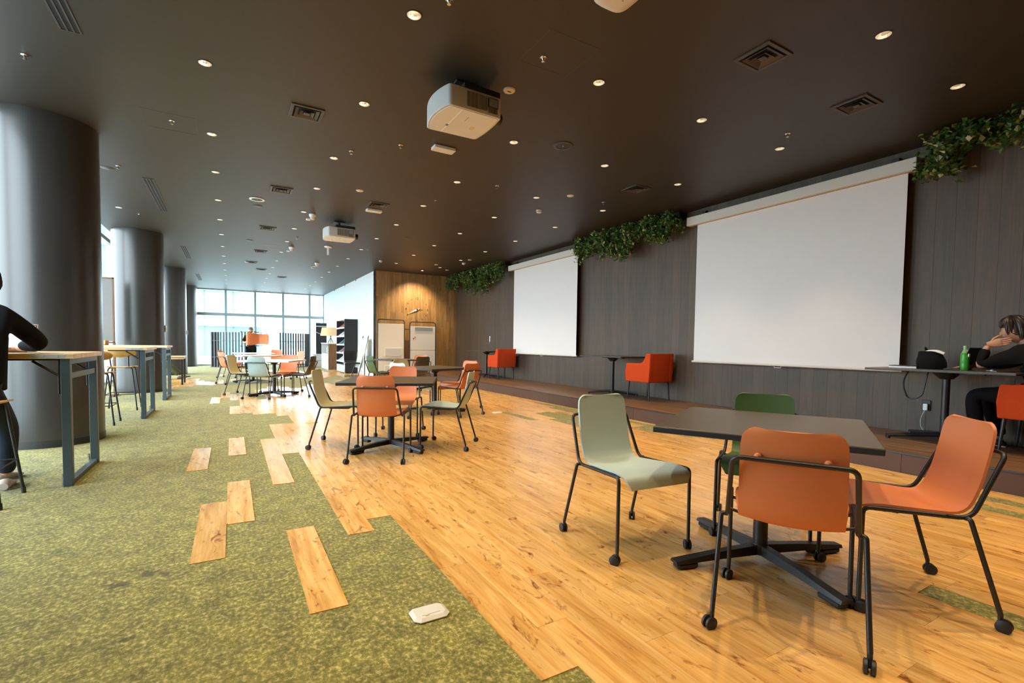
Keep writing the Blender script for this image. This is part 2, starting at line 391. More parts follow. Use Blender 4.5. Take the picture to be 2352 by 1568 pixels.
# ------------------------------------------------------------------ floor: carpet base and inlaid oak planks
CW, CX0, PL = .1575, -.04, 1.04
fl = struct('floor', MB().add([(XG - .1, YN, 0), (XW + .1, YN, 0), (XW + .1, YF + .1, 0), (XG - .1, YF + .1, 0)], [(0, 1, 2, 3)]), M['carpet'], 0)
def in_view(x, y, z):
    d = Vector((x, y, z)) - Vector((0, 0, 1.15)); dz = d.dot(fw)
    if dz < .2: return None
    return (1176 + FPX * d.dot(r2) / dz, 837.7 - FPX * d.dot(u2) / dz, dz)
spans = {k: [(14.0, 17.4)] for k in range(-12, -7)}
spans.update({-7: [(14.1, 17.0)], -6: [(14.1, 17.0)], -5: [(14.6, 16.1)], -4: [(14.55, 15.75)], -3: [(14.45, 15.55)],
    -2: [(5.03, 6.04), (10.22, 11.36), (14.87, 16.15), (18.0, 18.85)], -1: [(2.92, 3.96), (11.15, 12.29)],
    0: [(3.45, 4.49), (5.52, 6.53), (8.60, 9.71), (10.65, 11.89), (15.58, 16.42)], 1: [(8.70, 11.88)],
    2: [(2.14, 3.18), (4.25, 6.34), (8.46, 12.0)], 3: [(5.38, 7.37), (8.50, 10.65), (11.50, 12.7)],
    4: [(2.93, 7.36), (8.15, 13.0)], 5: [(3.14, 13.5)], 6: [(1.33, 13.6)], 7: [(-2.5, 13.3)], 8: [(-2.5, 12.9)], 9: [(-2.5, 12.9)],
    10: [(-2.5, 13.3)], 11: [(-2.5, 13.8)], 12: [(-2.5, 13.9)], 13: [(-2.5, 14.0)], 14: [(-2.5, 14.2)]})
for k in range(15, 35): spans[k] = [(-2.5, 14.4 + .35 * ((k * 7) % 5 - 2))]
for k in range(8, 26): spans[k] = spans[k] + [(16.3 + .3 * ((k * 5) % 4), 19.2 + .5 * ((k * 3) % 5))]
holes = [(18, -3, .97), (32, -3, 1.50), (30, -3, 1.40), (25, 6.15, 7.11), (33, 6.3, 7.95), (32, 6.3, 7.26), (27, 5.4, 6.1), (28, 5.6, 6.75),
         (29, 5.5, 6.8), (30, 5.95, 6.7), (33, 3.9, 5.45), (32, 4.1, 5.0), (31, 4.55, 5.0)]
planks = []
for k, iv in spans.items():
    cuts = []
    for (a, b) in iv:
        segs = [(a, b)]
        for (hk, h0, h1) in holes:
            if hk == k:
                nx = []
                for (p, q) in segs:
                    if h1 <= p or h0 >= q: nx.append((p, q)); continue
                    if h0 > p: nx.append((p, h0))
                    if h1 < q: nx.append((h1, q))
                segs = nx
        cuts += segs
    off = {-2: 5.03, -1: 2.92, 0: 3.45, 2: 2.14, 3: 5.38, 4: 2.93}.get(k, (k * .377) % PL)
    for (a, b) in cuts:
        y = a
        n = math.floor((a - off) / PL + 1e-3) + 1
        while y < b - .02:
            e = min(b, off + n * PL); n += 1
            if e - y > .06: planks.append((k, y, e))
            y = e
x_end = XF - .004
def prank(p):
    k, a, b = p; best = 0
    for t in (0, .5, 1):
        q = in_view(CX0 + (k + .5) * CW, a + (b - a) * t, 0)
        if q and -250 < q[0] < 2600 and 500 < q[1] < 1900: best = max(best, 1 / q[2])
    return -best * (b - a) ** .3
planks.sort(key=prank)
pm = {}
def plank_mesh(wd, ln):
    key = (round(wd, 3), round(ln, 2))
    if key not in pm: pm[key] = MB().box(-wd / 2 + .0004, wd / 2 - .0004, -ln / 2 + .0005, ln / 2 - .0005, 0, .0035).mesh('plank', M['oak'], 30)
    return pm[key]
rest = MB(); rnd = []
for i, (k, a, b) in enumerate(planks):
    xa, xb = CX0 + k * CW, min(CX0 + (k + 1) * CW, x_end)
    if i < 300: place('plank', plank_mesh(xb - xa, b - a), fl, ((xa + xb) / 2, (a + b) / 2, 0))
    else:
        n0 = len(rest.f); rest.box(xa + .0004, xb - .0004, a + .0005, b - .0005, 0, .0035); rnd += [random.random()] * (len(rest.f) - n0)
ro = rest.obj('distant_planks', M['oak'], fl, 30, kind='stuff')
at = ro.data.attributes.new('rnd', 'FLOAT', 'FACE'); at.data.foreach_set('value', rnd)

# raised platform along the dark wall
pf = struct('floor_platform', MB().box(XF + .012, XW, YN, YT, 0.001, PF - .012), M['riser'], 0)
pw = .155; k = 0; x = XF
while x < XW - .02:
    xe = min(x + pw, XW - .001); y = YN + .01 - (k * .47) % 1.2
    while y < YT:
        ya, ye = max(y, YN), min(y + 1.2, YT)
        if ye - ya > .05: MB().box(x + .0006, xe - .0006, ya + .0006, ye - .0006, PF - .012, PF, .0015).obj('plank', M['plat'], pf, 30)
        y += 1.2
    x = xe; k += 1
for i in range(16):
    ya = YN + i * 1.16; ye = min(ya + 1.16, YT)
    if ya < YT: MB().box(XF - .001, XF + .013, ya + .001, ye - .001, 0.002, PF - .016, .001).obj('riser_board', M['riser'], pf, 0)
MB().box(XF - .006, XF + .02, YN, YT, PF - .016, PF + .0015, .002).obj('nosing', M['black'], pf, 0)

# ------------------------------------------------------------------ walls
wr = struct('wall_right', MB().box(XW + .02, XW + .2, YN, YT + .2, 0, H + .4), M['hole'], 0)
DR0, DR1 = 12.86, 13.86
bm_ = {}
def board(wd, z0, z1):
    k = (round(wd, 3), z0, z1)
    if k not in bm_: bm_[k] = MB().box(0, .02, -wd / 2 + .0003, wd / 2 - .0003, z0, z1, .0006).mesh('board', M['panel'], 30)
    return bm_[k]
y = YN
while y < YT - .02:
    ye = min(y + .178, YT)
    if y < DR0 < ye: ye = DR0
    if abs(y - DR0) < 1e-6: y = DR1; continue
    place('board', board(ye - y, PF, H), wr, (XW, (y + ye) / 2, 0)); y = ye
for i in range(6):
    w6 = (DR1 - DR0) / 6; place('board', board(w6, PF + 2.25, H), wr, (XW, DR0 + (i + .5) * w6, 0))
dr = struct('door_1', MB().box(XW - .002, XW + .02, DR0 + .006, DR1 - .006, PF + .006, PF + 2.244, .002), M['panel'], 30)
dr['label'] = 'flush wood door in the dark wall beside the timber wall'
dh = MB().cyl((XW - .002, 13.22, PF + .98), (XW - .012, 13.22, PF + .98), .026).tube(fillet([(XW - .01, 13.22, PF + .98), (XW - .06, 13.22, PF + .98), (XW - .06, 13.36, PF + .98)], .015), .009)
dh.obj('door_handle', M['chrome'], dr)
MB().box(XW - .008, XW - .002, 13.2, 13.24, PF + 1.02, PF + 1.2, .002).obj('lock_plate', M['chrome'], dr)

wt = struct('wall_timber', MB().box(XH + .0, XW + .2, YT + .02, YT + .2, 0, H + .3), M['hole'], 0)
x = XH + .012; bw = (XW - x) / 30
tb = {}
for i in range(30):
    z = 0.0; 
    while z < H - .01:
        l = random.choice((.75, .95, 1.2, 1.45)); ze = min(z + l, H)
        if H - ze < .2: ze = H
        d = random.choice((.0, .001, .002))
        kx = (round(ze - z, 2), d)
        if kx not in tb: tb[kx] = MB().box(-bw / 2 + .0008, bw / 2 - .0008, -d, .02, .0008, ze - z - .0008, .0012).mesh('board', M['timber'], 30)
        place('board', tb[kx], wt, (x + (i + .5) * bw, YT, z)); z = ze
struct('trim_1', MB().box(XH - .012, XH + .012, YT - .012, YT + .02, 0, H, .002), M['black'], 0)
wh = struct('wall_white', MB().box(XH, XH + .16, YT + .02, YF, 0, H + .02), M['white'], 0)
for i, y in enumerate((18.6, 20.6, 22.9)):
    MB().box(XH - .02, XH, y - .02, y + .02, H - .05, H, .003).obj('rail_clip', M['black'], wh, 0)
struct('wall_near_added', MB().box(XG - .1, XW + .2, YN - .15, YN, 0, H + .9), M['nearwall'], 0)  # unseen wall behind the camera, added to hold the light in

# ------------------------------------------------------------------ ceiling with real openings for the downlights
DLX = (-.173, 1.14, 2.83, 4.19, 5.55); DLY = (-1.2, .25, 1.82, 3.42, 4.91, 6.53, 7.95, 9.5, 11.0, 12.5, 14.07, 15.65, 17.14, 18.7, 20.2, 21.7, 23.2)
DL = []
for ix, x in enumerate(DLX):
    for iy, y in enumerate(DLY):
        if x > 3.9 and y > 14.8: continue
        DL.append((x, y, ix, iy))
DL.append((-1.71, 11.0, -1, 0))
RH = .056
vs, es = [(XC, YN), (XW + .1, YN), (XW + .1, YF), (XC, YF)], [(0, 1), (1, 2), (2, 3), (3, 0)]
for (x, y, _, _) in DL:
    o = len(vs); vs += [(x + RH * math.cos(2 * PI * j / 20), y + RH * math.sin(2 * PI * j / 20)) for j in range(20)]
    es += [(o + j, o + (j + 1) % 20) for j in range(20)]
r = geometry.delaunay_2d_cdt([Vector(v) for v in vs], es, [], 0, 1e-6)
cells = {}
for (x, y, _, _) in DL: cells.setdefault((round(x, 1), round(y)), []).append((x, y))
tris = []
for f in r[2]:
    c = sum((r[0][i] for i in f), Vector((0, 0))) / 3
    if any((c.x - x) ** 2 + (c.y - y) ** 2 < (RH * .985) ** 2 for (x, y, _, _) in DL): continue
    tris.append([f[0], f[2], f[1]] if (r[0][f[1]] - r[0][f[0]]).cross(r[0][f[2]] - r[0][f[0]]) > 0 else list(f))
ce = struct('ceiling', MB().add([(v.x, v.y, H) for v in r[0]], tris), M['ceil'], 0)
MB().box(XC - .02, XC, YN, YF, H, 4.32).obj('fascia', M['ceil'], ce, 0)
MB().box(XG - .1, XC, YN, YF, 4.3, 4.34).obj('slot_top', M['ceil'], ce, 0)
MB().box(XC, XW + .2, YN, YF, 4.3, 4.34).obj('slab', M['hole'], ce, 0)
MB().box(XC, XW + .2, YF, YF + .15, H, 4.3).obj('bulkhead', M['ceil'], ce, 0)
for (x0, x1, y0, y1) in ((-.79, -.31, 6.17, 6.65), (2.05, 2.52, 3.04, 3.50), (.66, 1.12, 13.1, 13.55)):      # access hatches: hairline frames
    m = MB(); t = .004
    for b in ((x0, x1, y0, y0 + t), (x0, x1, y1 - t, y1), (x0, x0 + t, y0, y1), (x1 - t, x1, y0, y1)): m.box(b[0], b[1], b[2], b[3], H - .0012, H)
    m.obj('access_hatch', M['vent'], ce, 0)

# ------------------------------------------------------------------ columns
for i, y in enumerate((7.2, 13.3, 19.4, 25.2)):
    c = struct('column', MB().lathe([(.462, 0), (.462, H + .02)], 72), M['column'], 60)
    MB().lathe([(.466, 0.002), (.466, .075), (.462, .076)], 72).obj('skirting', M['colbase'], c, 60)
    c.location = (-1.75, y, 0); c['label'] = 'round charcoal column'

# ------------------------------------------------------------------ glazing: far end and along the left side
g1 = struct('window_1', MB().box(XG, XH, YF + .01, YF + .11, -.02, .06).box(XG, XH, YF + .01, YF + .11, 2.27, 2.40).box(XG, XH, YF + .01, YF + .11, H - .05, H), M['alu'], 0)
mx = (XG, -1.36, -.22, .97, 2.16, 3.35, XH)
for x in mx: MB().box(x - .045, x + .045, YF, YF + .14, 0, H).obj('mullion', M['alu'], g1, 0)
for a, b in zip(mx, mx[1:]):
    for z0, z1 in ((.06, 2.27), (2.40, H - .05)): MB().add([(a + .045, YF + .06, z0), (b - .045, YF + .06, z0), (b - .045, YF + .06, z1), (a + .045, YF + .06, z1)], [(0, 1, 2, 3)]).obj('pane', M['glass'], g1, 0)
g2 = struct('window_2', MB().box(XG - .1, XG, 3.3, YF, -.02, .05).box(XG - .1, XG, 3.3, YF, 3.68, 3.78).box(XG - .1, XG, 3.3, YF, 4.25, 4.3), M['alu'], 0)
YL = 3.3
struct('wall_left', MB().box(XG - .1, XG, YN, YL - .04, -.02, 4.3), M['nearwall'], 0)
ys = [YL + i * (YF - YL) / 15 for i in range(16)]
for y in ys: MB().box(XG - .12, XG + .02, y - .04, y + .04, 0, 4.3).obj('mullion', M['alu'], g2, 0)
for a, b in zip(ys, ys[1:]):
    for z0, z1 in ((.05, 3.68), (3.78, 4.25)): MB().add([(XG - .05, a + .04, z0), (XG - .05, b - .04, z0), (XG - .05, b - .04, z1), (XG - .05, a + .04, z1)], [(0, 1, 2, 3)]).obj('pane', M['glass'], g2, 0)

# ------------------------------------------------------------------ outside
struct('ground_outside', MB().add([(-120, -60, -.12), (120, -60, -.12), (120, 160, -.12), (-120, 160, -.12)], [(0, 1, 2, 3)]), M['ground'], 0)
ob = thing('office_building', 'glassy teal office block with white floor bands seen through the far glazing', 'building', (0, 48, -.1))
MB().box(-30, 2.35, .5, 16, 0, 24).obj('wall', M['farb'], ob, 0)
for i in range(8): MB().box(-30.2, 2.45, .05, .6, i * 3.0 + 2.45, i * 3.0 + 2.95).obj('floor_band', M['slab'], ob, 0)
for i in range(8):
    for j in range(9):
        xa = 2.2 - j * 2.1; MB().box(xa - 2.0, xa - .02, .32, .5, i * 3.0 - .05 if i else 0, i * 3.0 + 2.45, .0).obj('pane', M['tealglass'], ob, 0)
lb = thing('low_building', 'pale low building with a flat roof far outside the middle panes', 'building', (0, 95, -.1))
MB().box(5.5, 19.5, 0, 12, 0, 7.6).obj('wall', M['farb'], lb, 0)
MB().box(5.3, 19.7, -.2, 12.2, 7.6, 8.0).obj('roof_edge', M['slab'], lb, 0)
for j in range(7): MB().box(6 + j * 1.95, 7.4 + j * 1.95, -.06, .02, 5.2, 6.8).obj('window', M['tealglass'], lb, 0)
def tree(x, y, s, lab):
    t = thing('bare_tree', lab, 'tree', (x, y, -.1)); m = MB(); rs = random.Random(int(s * 100))
    def br(p, d, l, r, n):
        q = p + d * l; m.tube([p, (p + q) / 2 + Vector((rs.uniform(-.04, .04), 0, 0)) * l, q], [r, r * .85, r * .7], 5)
        if n: 
            for _ in range(3): br(q, (d + Vector((rs.uniform(-.7, .7), rs.uniform(-.7, .7), rs.uniform(0, .4)))).normalized(), l * .7, r * .6, n - 1)
    br(Vector((0, 0, 0)), Vector((0, 0, 1)), 1.5 * s, .06 * s, 4); m.obj('branches', M['bark'], t, 60)
tree(2.2, 33, 1.15, 'thin bare tree outside the glazing, behind the standing person')
tree(5.6, 36, 1.2, 'thin bare tree outside, behind the slatted screen by the banner')
# ------------------------------------------------------------------ shell chairs on castors
def shell_mb():
    prof = fillet([(0, .268, .398), (0, .262, .455), (0, .17, .474), (0, -.02, .458), (0, -.175, .448), (0, -.222, .56), (0, -.252, .70), (0, -.274, .842)], [0, .05, .08, .08, .12, .08, .08, 0], 4)
    L = [0]
    for a, b in zip(prof, prof[1:]): L.append(L[-1] + (b - a).length)
    T = L[-1]; P = []; nu = 14
    for p, l in zip(prof, L):
        t = l / T; w = .222 - .038 * min(1, max(0, (t - .22) / .30)) - .008 * max(0, (t - .5) * 2)
        d = T - l; rr = .055
        if d < rr: w -= rr - math.sqrt(max(0, rr * rr - (rr - d) ** 2))
        if l < .05: w -= .03 * (1 - l / .05)
        dish = math.sin(min(1, max(0, (t - .08) / .9)) * PI); row = []
        for j in range(nu + 1):
            u = -1 + 2 * j / nu; q = 1 - u * u
            back = max(0, min(1, (t - .42) / .2))
            row.append((w * u, p.y - .020 * q * back, p.z - .020 * q * (1 - back) * dish - .010 * q * dish * back))
        P.append(row)
    # extra rows close to the top for the rounded corners
    top = []
    for d in (.035, .018, .006, .0005):
        l = T - d; i = max(k for k in range(len(L)) if L[k] <= l + 1e-9); 
        if i >= len(prof) - 1: continue
        f = (l - L[i]) / (L[i + 1] - L[i]); p = prof[i].lerp(prof[i + 1], f)
        w = .176 - (.055 - math.sqrt(max(0, .055 ** 2 - (.055 - d) ** 2)))
        top.append([(w * (-1 + 2 * j / nu), p.y - .020 * (1 - (-1 + 2 * j / nu) ** 2), p.z - .004 * (1 - (-1 + 2 * j / nu) ** 2)) for j in range(nu + 1)])
    P = P[:-1] + top
    return MB().shell(P, .011)
SHELL = {c: shell_mb().mesh('seat_shell', M[c], 50) for c in ('orange', 'sage', 'beige', 'green', 'olive', 'teal')}
PADM = {c: MB().lathe([(.0, -.010), (.011, -.009), (.014, 0), (.011, .007), (0, .009)], 12, TR(0, 0, 0, 0, PI / 2)).mesh('back_pad', M[c], 60) for c in SHELL}
def caster_mb():
    m = MB()
    for s in (-1, 1): m.lathe([(.0, -.008), (.020, -.008), (.0265, -.005), (.0265, .005), (.020, .008), (0, .008)], 18, TR(s * .0115, -.012, .0265, 0, 0, PI / 2))
    m.tube(fillet([(0, .0, .075), (0, 0, .045), (0, -.012, .0265)], .01), .009, 8); m.cyl((-.012, -.012, .0265), (.012, -.012, .0265), .006, 8)
    return m
CAST = caster_mb().mesh('caster', M['blackp'], 40)
TRD = .0098
def make_chair(color, name='shell_chair'):
    t = thing(name, 'chair', 'chair')
    place('seat_shell', SHELL[color], t)
    f = MB(); s = 1
    path = [(.247, .232, .40), (.247, .232, .463), (.226, -.172, .446), (.203, -.292, .722), (-.203, -.292, .722), (-.226, -.172, .446), (-.247, .232, .463), (-.247, .232, .40)]
    f.tube(fillet(path, [0, .055, .05, .035, .035, .05, .055, 0], 6), TRD, 10)
    f.obj('frame', M['black'], t, 60)
    u = MB().box(-.16, .16, -.09, .12, .424, .436, .003)
    for y in (-.08, .10): u.tube([(-.24, y, .452), (-.15, y, .432), (.15, y, .432), (.24, y, .452)], .007, 8)
    u.obj('seat_plate', M['blackp'], t, 40)
    for sx in (-1, 1):
        l = MB().tube([(sx * .247, .232, .41), (sx * .249, .234, .07)], TRD, 10).obj('leg', M['black'], t, 60)
        place('caster', CAST, l, (sx * .249, .234, 0), (0, 0, .5 * sx))
        l = MB().tube(fillet([(sx * .226, -.150, .447), (sx * .250, -.156, .449), (sx * .262, -.268, .07)], [0, .03, 0], 5), TRD, 10).obj('leg', M['black'], t, 60)
        place('caster', CAST, l, (sx * .262, -.268, 0), (0, 0, -.4 + .3 * sx))
    for sx in (-1, 1): place('back_pad', PADM[color], t, (sx * .115, -.279, .731), (.15, 0, 0))
    return t
base_chair = {}
def chair(color, x, y, fx, fy, label, group=None, rot=None, z=0):
    if color not in base_chair:
        if not base_chair: base_chair[color] = make_chair(color); t = base_chair[color]; t.location = (x, y, z); t.rotation_euler = rot or (0, 0, ang(fx, fy)); t['label'] = label; t['group'] = group; return t
        base_chair[color] = None
    src = next(iter(base_chair.values()))
    return dup(src, (x, y, z), ang(fx, fy), label, group, rot, swap={'seat_shell': SHELL[color], 'back_pad': PADM[color]})
G1, G2, G3, G4, G5 = ('chairs around the large dark table in front', 'chairs around the middle dark table', 'chairs around the third dark table', 'chairs around the thin dark table by the timber wall', 'chairs around the white tables')
chair('sage', 2.00, 2.08, -.04, -.50, 'pale sage shell chair standing clear, left of the large front table', G1)
chair('orange', 2.055, 1.165, .86, .50, 'orange shell chair seen from behind at the large front table', G1)
chair('orange', 2.715, 1.04, -.70, .70, 'orange shell chair at the right end of the large front table, seat in view', G1)
chair('green', 2.86, 1.80, -.84, -.54, 'forest green shell chair tucked behind the large front table, only its back showing', G1)
chair('beige', 1.055, 5.60, .90, -.42, 'beige shell chair at the window side of the middle table, facing right', G2)
chair('orange', 1.285, 4.79, .46, .89, 'orange shell chair in front of the middle table, its back to the camera', G2)
chair('orange', 1.83, 5.97, -.44, -.90, 'orange shell chair on the far side of the middle table, facing the camera', G2)
chair('sage', 2.09, 5.04, -.80, .60, 'pale sage shell chair at the right of the middle table, seen side on', G2)
chair('orange', 3.18, 7.16, -.38, .92, 'orange shell chair seen from behind, right of the third table', G3)
chair('orange', 3.50, 7.88, -.93, -.36, 'orange shell chair facing left at the third table, its seat behind another orange chair', G3)
chair('sage', 2.44, 7.40, .90, .42, 'pale sage shell chair at the left of the third table, its top edge showing', G3)
chair('beige', 2.74, 8.30, .40, -.92, 'pale beige shell chair behind the third table, facing the camera', G3)
chair('green', 2.98, 11.20, .97, .22, 'green shell chair side on at the left end of the thin dark table', G4)
chair('orange', 4.06, 11.75, -.60, -.80, 'orange shell chair behind a dark one, right of the thin dark table', G4)
chair('olive', 3.70, 10.78, -.22, .97, 'dark brown shell chair with its back to us at the thin dark table', G4)
chair('beige', .22, 11.80, .89, -.45, 'beige shell chair at the left of the white table, facing right', G5)
chair('teal', .54, 10.88, .50, .86, 'grey teal shell chair in front of the white table, seen from behind', G5)
chair('orange', 1.02, 11.85, -.45, -.89, 'orange shell chair beyond the white table, its front towards us', G5)
chair('olive', 1.25, 11.08, -.89, .45, 'dark olive shell chair at the right of the white table, side on', G5)
chair('orange', .0, 14.75, .91, .42, 'orange shell chair at the left end of the far white table, partly hidden', G5)
chair('orange', -.05, 17.3, .95, -.3, 'orange shell chair by the left slatted screen, a coat on it', G5)
chair('orange', 1.28, 18.6, -.3, -.95, 'orange shell chair far off, top edge above the white tables, right of the standing person', G5)
chair('orange', 1.62, 16.2, -.91, -.42, 'orange shell chair whose top peeps over the nearer orange back', G5)

# ------------------------------------------------------------------ four-footed tables
def make_table(name, label, loc, rz, size, topm, edgem, h=.75, group=None, brk=True, arm=.52):
    t = thing(name, label, 'table', loc, rz, group); s = size / 2
    MB().box(-s, s, -s, s, h - .028, h, .002).obj('table_top', topm, t)
    MB().box(-s - .001, s + .001, -s - .001, s + .001, h - .031, h - .003, .003).obj('edge_band', edgem, t)
    m = MB().cyl((0, 0, .06), (0, 0, h - .06), .036, 24); m.cyl((0, 0, .045), (0, 0, .10), .046, 24, .04); m.obj('column', M['black'], t)
    if brk:
        m = MB().cyl((0, 0, h - .09), (0, 0, h - .024), .05, 16, .12).box(-.30, .30, -.025, .025, h - .04, h - .024, .003).box(-.025, .025, -.30, .30, h - .04, h - .024, .003)
        m.obj('top_bracket', M['black'], t)
    for i in range(4):
        Mx = TR(rz=PI / 4 + i * PI / 2); m = MB(); P = []
        for (y, w, z0, z1) in ((.03, .026, .045, .095), (.25, .025, .042, .080), (arm - .12, .029, .038, .064), (arm, .031, .036, .052)):
            P.append((y, w, z0, z1))
        vs, fs = [], []
        for (y, w, z0, z1) in P: vs += [(-w, y, z0), (w, y, z0), (w * .82, y, z1), (-w * .82, y, z1)]
        for a in range(3):
            for j in range(4): fs.append((a * 4 + j, a * 4 + (j + 1) % 4, a * 4 + 4 + (j + 1) % 4, a * 4 + 4 + j))
        fs += [(3, 2, 1, 0), (12, 13, 14, 15)]; m.add(vs, [f[::-1] for f in fs], Mx)
        f = m.obj('foot', M['black'], t)
        MB().box(-.028, .028, arm - .13, arm - .01, .008, .036, .008, Mx).cyl((0, 0, 0), (0, 0, .012), .018, 12, M=Mx @ Matrix.Translation((0, arm - .06, 0))).obj('glide', M['blackp'], f)
    return t
make_table('cafe_table', 'large dark square table in front with three shell chairs pulled up', (2.46, 1.545, 0), math.radians(28.5), .93, M['top'], M['edge'], group='dark square tables')
make_table('cafe_table', 'dark square table in the middle of the oak floor with four chairs', (1.50, 5.21, 0), math.radians(-23.5), .95, M['top'], M['edge'], group='dark square tables')
make_table('cafe_table', 'dark square table just behind the middle table, two orange chairs at its right', (2.94, 7.64, 0), math.radians(20), .92, M['top'], M['edge'], group='dark square tables')
make_table('cafe_table', 'dark square table seen edge on before the whiteboards', (3.47, 11.52, 0), math.radians(16), .86, M['top'], M['edge'], group='dark square tables')
make_table('cafe_table', 'white topped square table with a grey teal chair in front', (.77, 11.34, 0), math.radians(-27), .98, M['whitetop'], M['whitetop'], group='white topped tables')
make_table('cafe_table', 'white topped table with a pale wood edge behind the grey teal chair', (.50, 15.05, 0), math.radians(24), 1.05, M['whitetop'], M['ashtop'], group='white topped tables')
make_table('cafe_table', 'white topped table in front of the standing person', (.62, 18.0, 0), math.radians(10), 1.05, M['whitetop'], M['whitetop'], group='white topped tables')
def wall_table(label, y):
    t = thing('platform_table', label, 'table', (6.44, y, PF), 0, 'dark tables on the platform'); h = .758
    MB().box(-.35, .35, -.6, .6, h - .020, h, .002).obj('table_top', M['top'], t)
    MB().box(-.352, .352, -.602, .602, h - .023, h - .004, .003).obj('edge_band', M['edge'], t)
    MB().cyl((0, 0, .05), (0, 0, h - .06), .034, 20).obj('column', M['black'], t)
    MB().cyl((0, 0, h - .10), (0, 0, h - .023), .055, 16, .13).box(-.025, .025, -.3, .3, h - .045, h - .023, .003).obj('top_bracket', M['black'], t)
    for i, a in enumerate((.62, -.62, PI - .62, PI + .62)):
        Mx = TR(rz=a); f = MB().tube([(0, .02, .075), (0, .25, .055), (0, .49, .03)], [.028, .024, .02], 8, M=Mx, flat=.8).obj('foot', M['black'], t)
        MB().cyl((0, 0, 0), (0, 0, .03), .022, 12, M=Mx @ Matrix.Translation((0, .47, 0))).obj('glide', M['blackp'], f)
wall_table('long dark table on the platform, holding the bottle and black laptop', 2.08)
wall_table('long dark table on the platform between the two screens, beside a red armchair', 7.18)
wall_table('long dark table at the far end of the platform by the flush door', 12.6)

# ------------------------------------------------------------------ red armchairs
def armchair(label, x, y, rz=0):
    t = thing('armchair', label, 'armchair', (x, y, PF), rz, 'red armchairs on the platform')
    m = MB(); out = [(.265, .325), (.278, .48), (.262, .625), (.245, .648), (-.06, .652), (-.135, .672), (-.185, .735), (-.215, .805), (-.24, .828), (-.325, .832), (-.315, .56), (-.295, .325)]
    for s in (-1, 1):
        vs = [(s * .292, p, q) for p, q in out] + [(s * .205, p, q) for p, q in out]; n = len(out)
        fs = [tuple(range(n)), tuple(range(2 * n - 1, n - 1, -1))] + [(i, n + i, n + (i + 1) % n, (i + 1) % n) for i in range(n)]
        m.add(vs, fs if s < 0 else [f[::-1] for f in fs])
    m.add([(-.21, -.24, .325), (.21, -.24, .325), (.21, -.24, .828), (-.21, -.24, .828), (-.21, -.295, .325), (.21, -.295, .325), (.21, -.325, .832), (-.21, -.325, .832)],
          [(3, 2, 1, 0), (4, 5, 6, 7), (0, 1, 5, 4), (2, 3, 7, 6), (1, 2, 6, 5), (3, 0, 4, 7)])
    o = m.obj('upholstered_shell', M['red'], t, 40); b = o.modifiers.new('soft edges', 'BEVEL'); b.width = .018; b.segments = 3; b.limit_method = 'ANGLE'
    MB().box(-.203, .203, -.235, .262, .327, .455, .035).obj('seat_cushion', M['red'], t, 40)
    for sx in (-1, 1):
        for sy in (-1, 1):
            MB().tube([(sx * .235, sy * .235 - .01, .33), (sx * .245, sy * .262 - .01, 0)], [.019, .012], 10).obj('leg', M['black'], t)
armchair('orange red upholstered armchair on the platform between the two white screens', 6.47, 6.28)
armchair('orange red upholstered armchair on the platform at the edge of the smaller screen', 6.45, 11.72)
armchair('orange red upholstered armchair that the person in black sits in', 6.545, 1.37)

# ------------------------------------------------------------------ high tables by the columns, stools
def high_table(label, y0, y1):
    yc = (y0 + y1) / 2; d = (y1 - y0) / 2
    t = thing('high_table', label, 'table', (-1.08, yc, 0), 0, 'ash topped high tables by the columns')
    MB().box(-1.60, .03, -d - .02, d + .02, .992, 1.030, .003).obj('table_top', M['ashtop'], t)
    for x in (-.028, -1.55):
        f = MB()
        f.box(x - .027, x + .027, -d, d, .948, .992, .002)
        f.obj('top_rail', M['slate'], t)
        MB().box(x - .020, x + .020, -d + .05, d - .05, .835, .882, .002).obj('cross_rail', M['slate'], t)
        MB().box(x - .022, x + .022, -d + .05, d - .05, .0, .042, .002).obj('floor_rail', M['slate'], t)
        for s in (-1, 1):
            l = MB().box(x - .028, x + .028, s * (d - .028) - .028, s * (d - .028) + .028, 0, .948, .002).obj('leg', M['slate'], t)
            MB().cyl((x - .04, s * (d - .05), 0), (x - .04, s * (d - .05), .09), .009, 8).obj('levelling_bolt', M['chrome'], l)
    for s in (-1, 1):
        MB().tube([(-.07, s * (d - .03), .86), (-.22, s * (d - .03), .975)], .010, 6).box(-.075, -.057, s * (d - .03) - .012, s * (d - .03) + .012, .72, .985, .002).box(-.42, -.06, s * (d - .03) - .012, s * (d - .03) + .012, .978, .991, .001).obj('folding_brace', M['black'], t)
        p = MB().box(-.22, -.02, s * (d + .02) - .001, s * (d + .02) + .002, .998, 1.024, .001)
        for x in (-.15, -.07): p.cyl((x, s * (d + .019), 1.011), (x, s * (d + .026), 1.011), .009, 10)
        p.obj('hinge_plate', M['alu'], t)
    return t
high_table('ash topped high table at which the person in the black jacket leans', 4.92, 5.81)
high_table('ash topped high table beyond the nearest column, two stools at it', 8.65, 9.62)
high_table('ash topped high table against the second column', 11.15, 12.06)
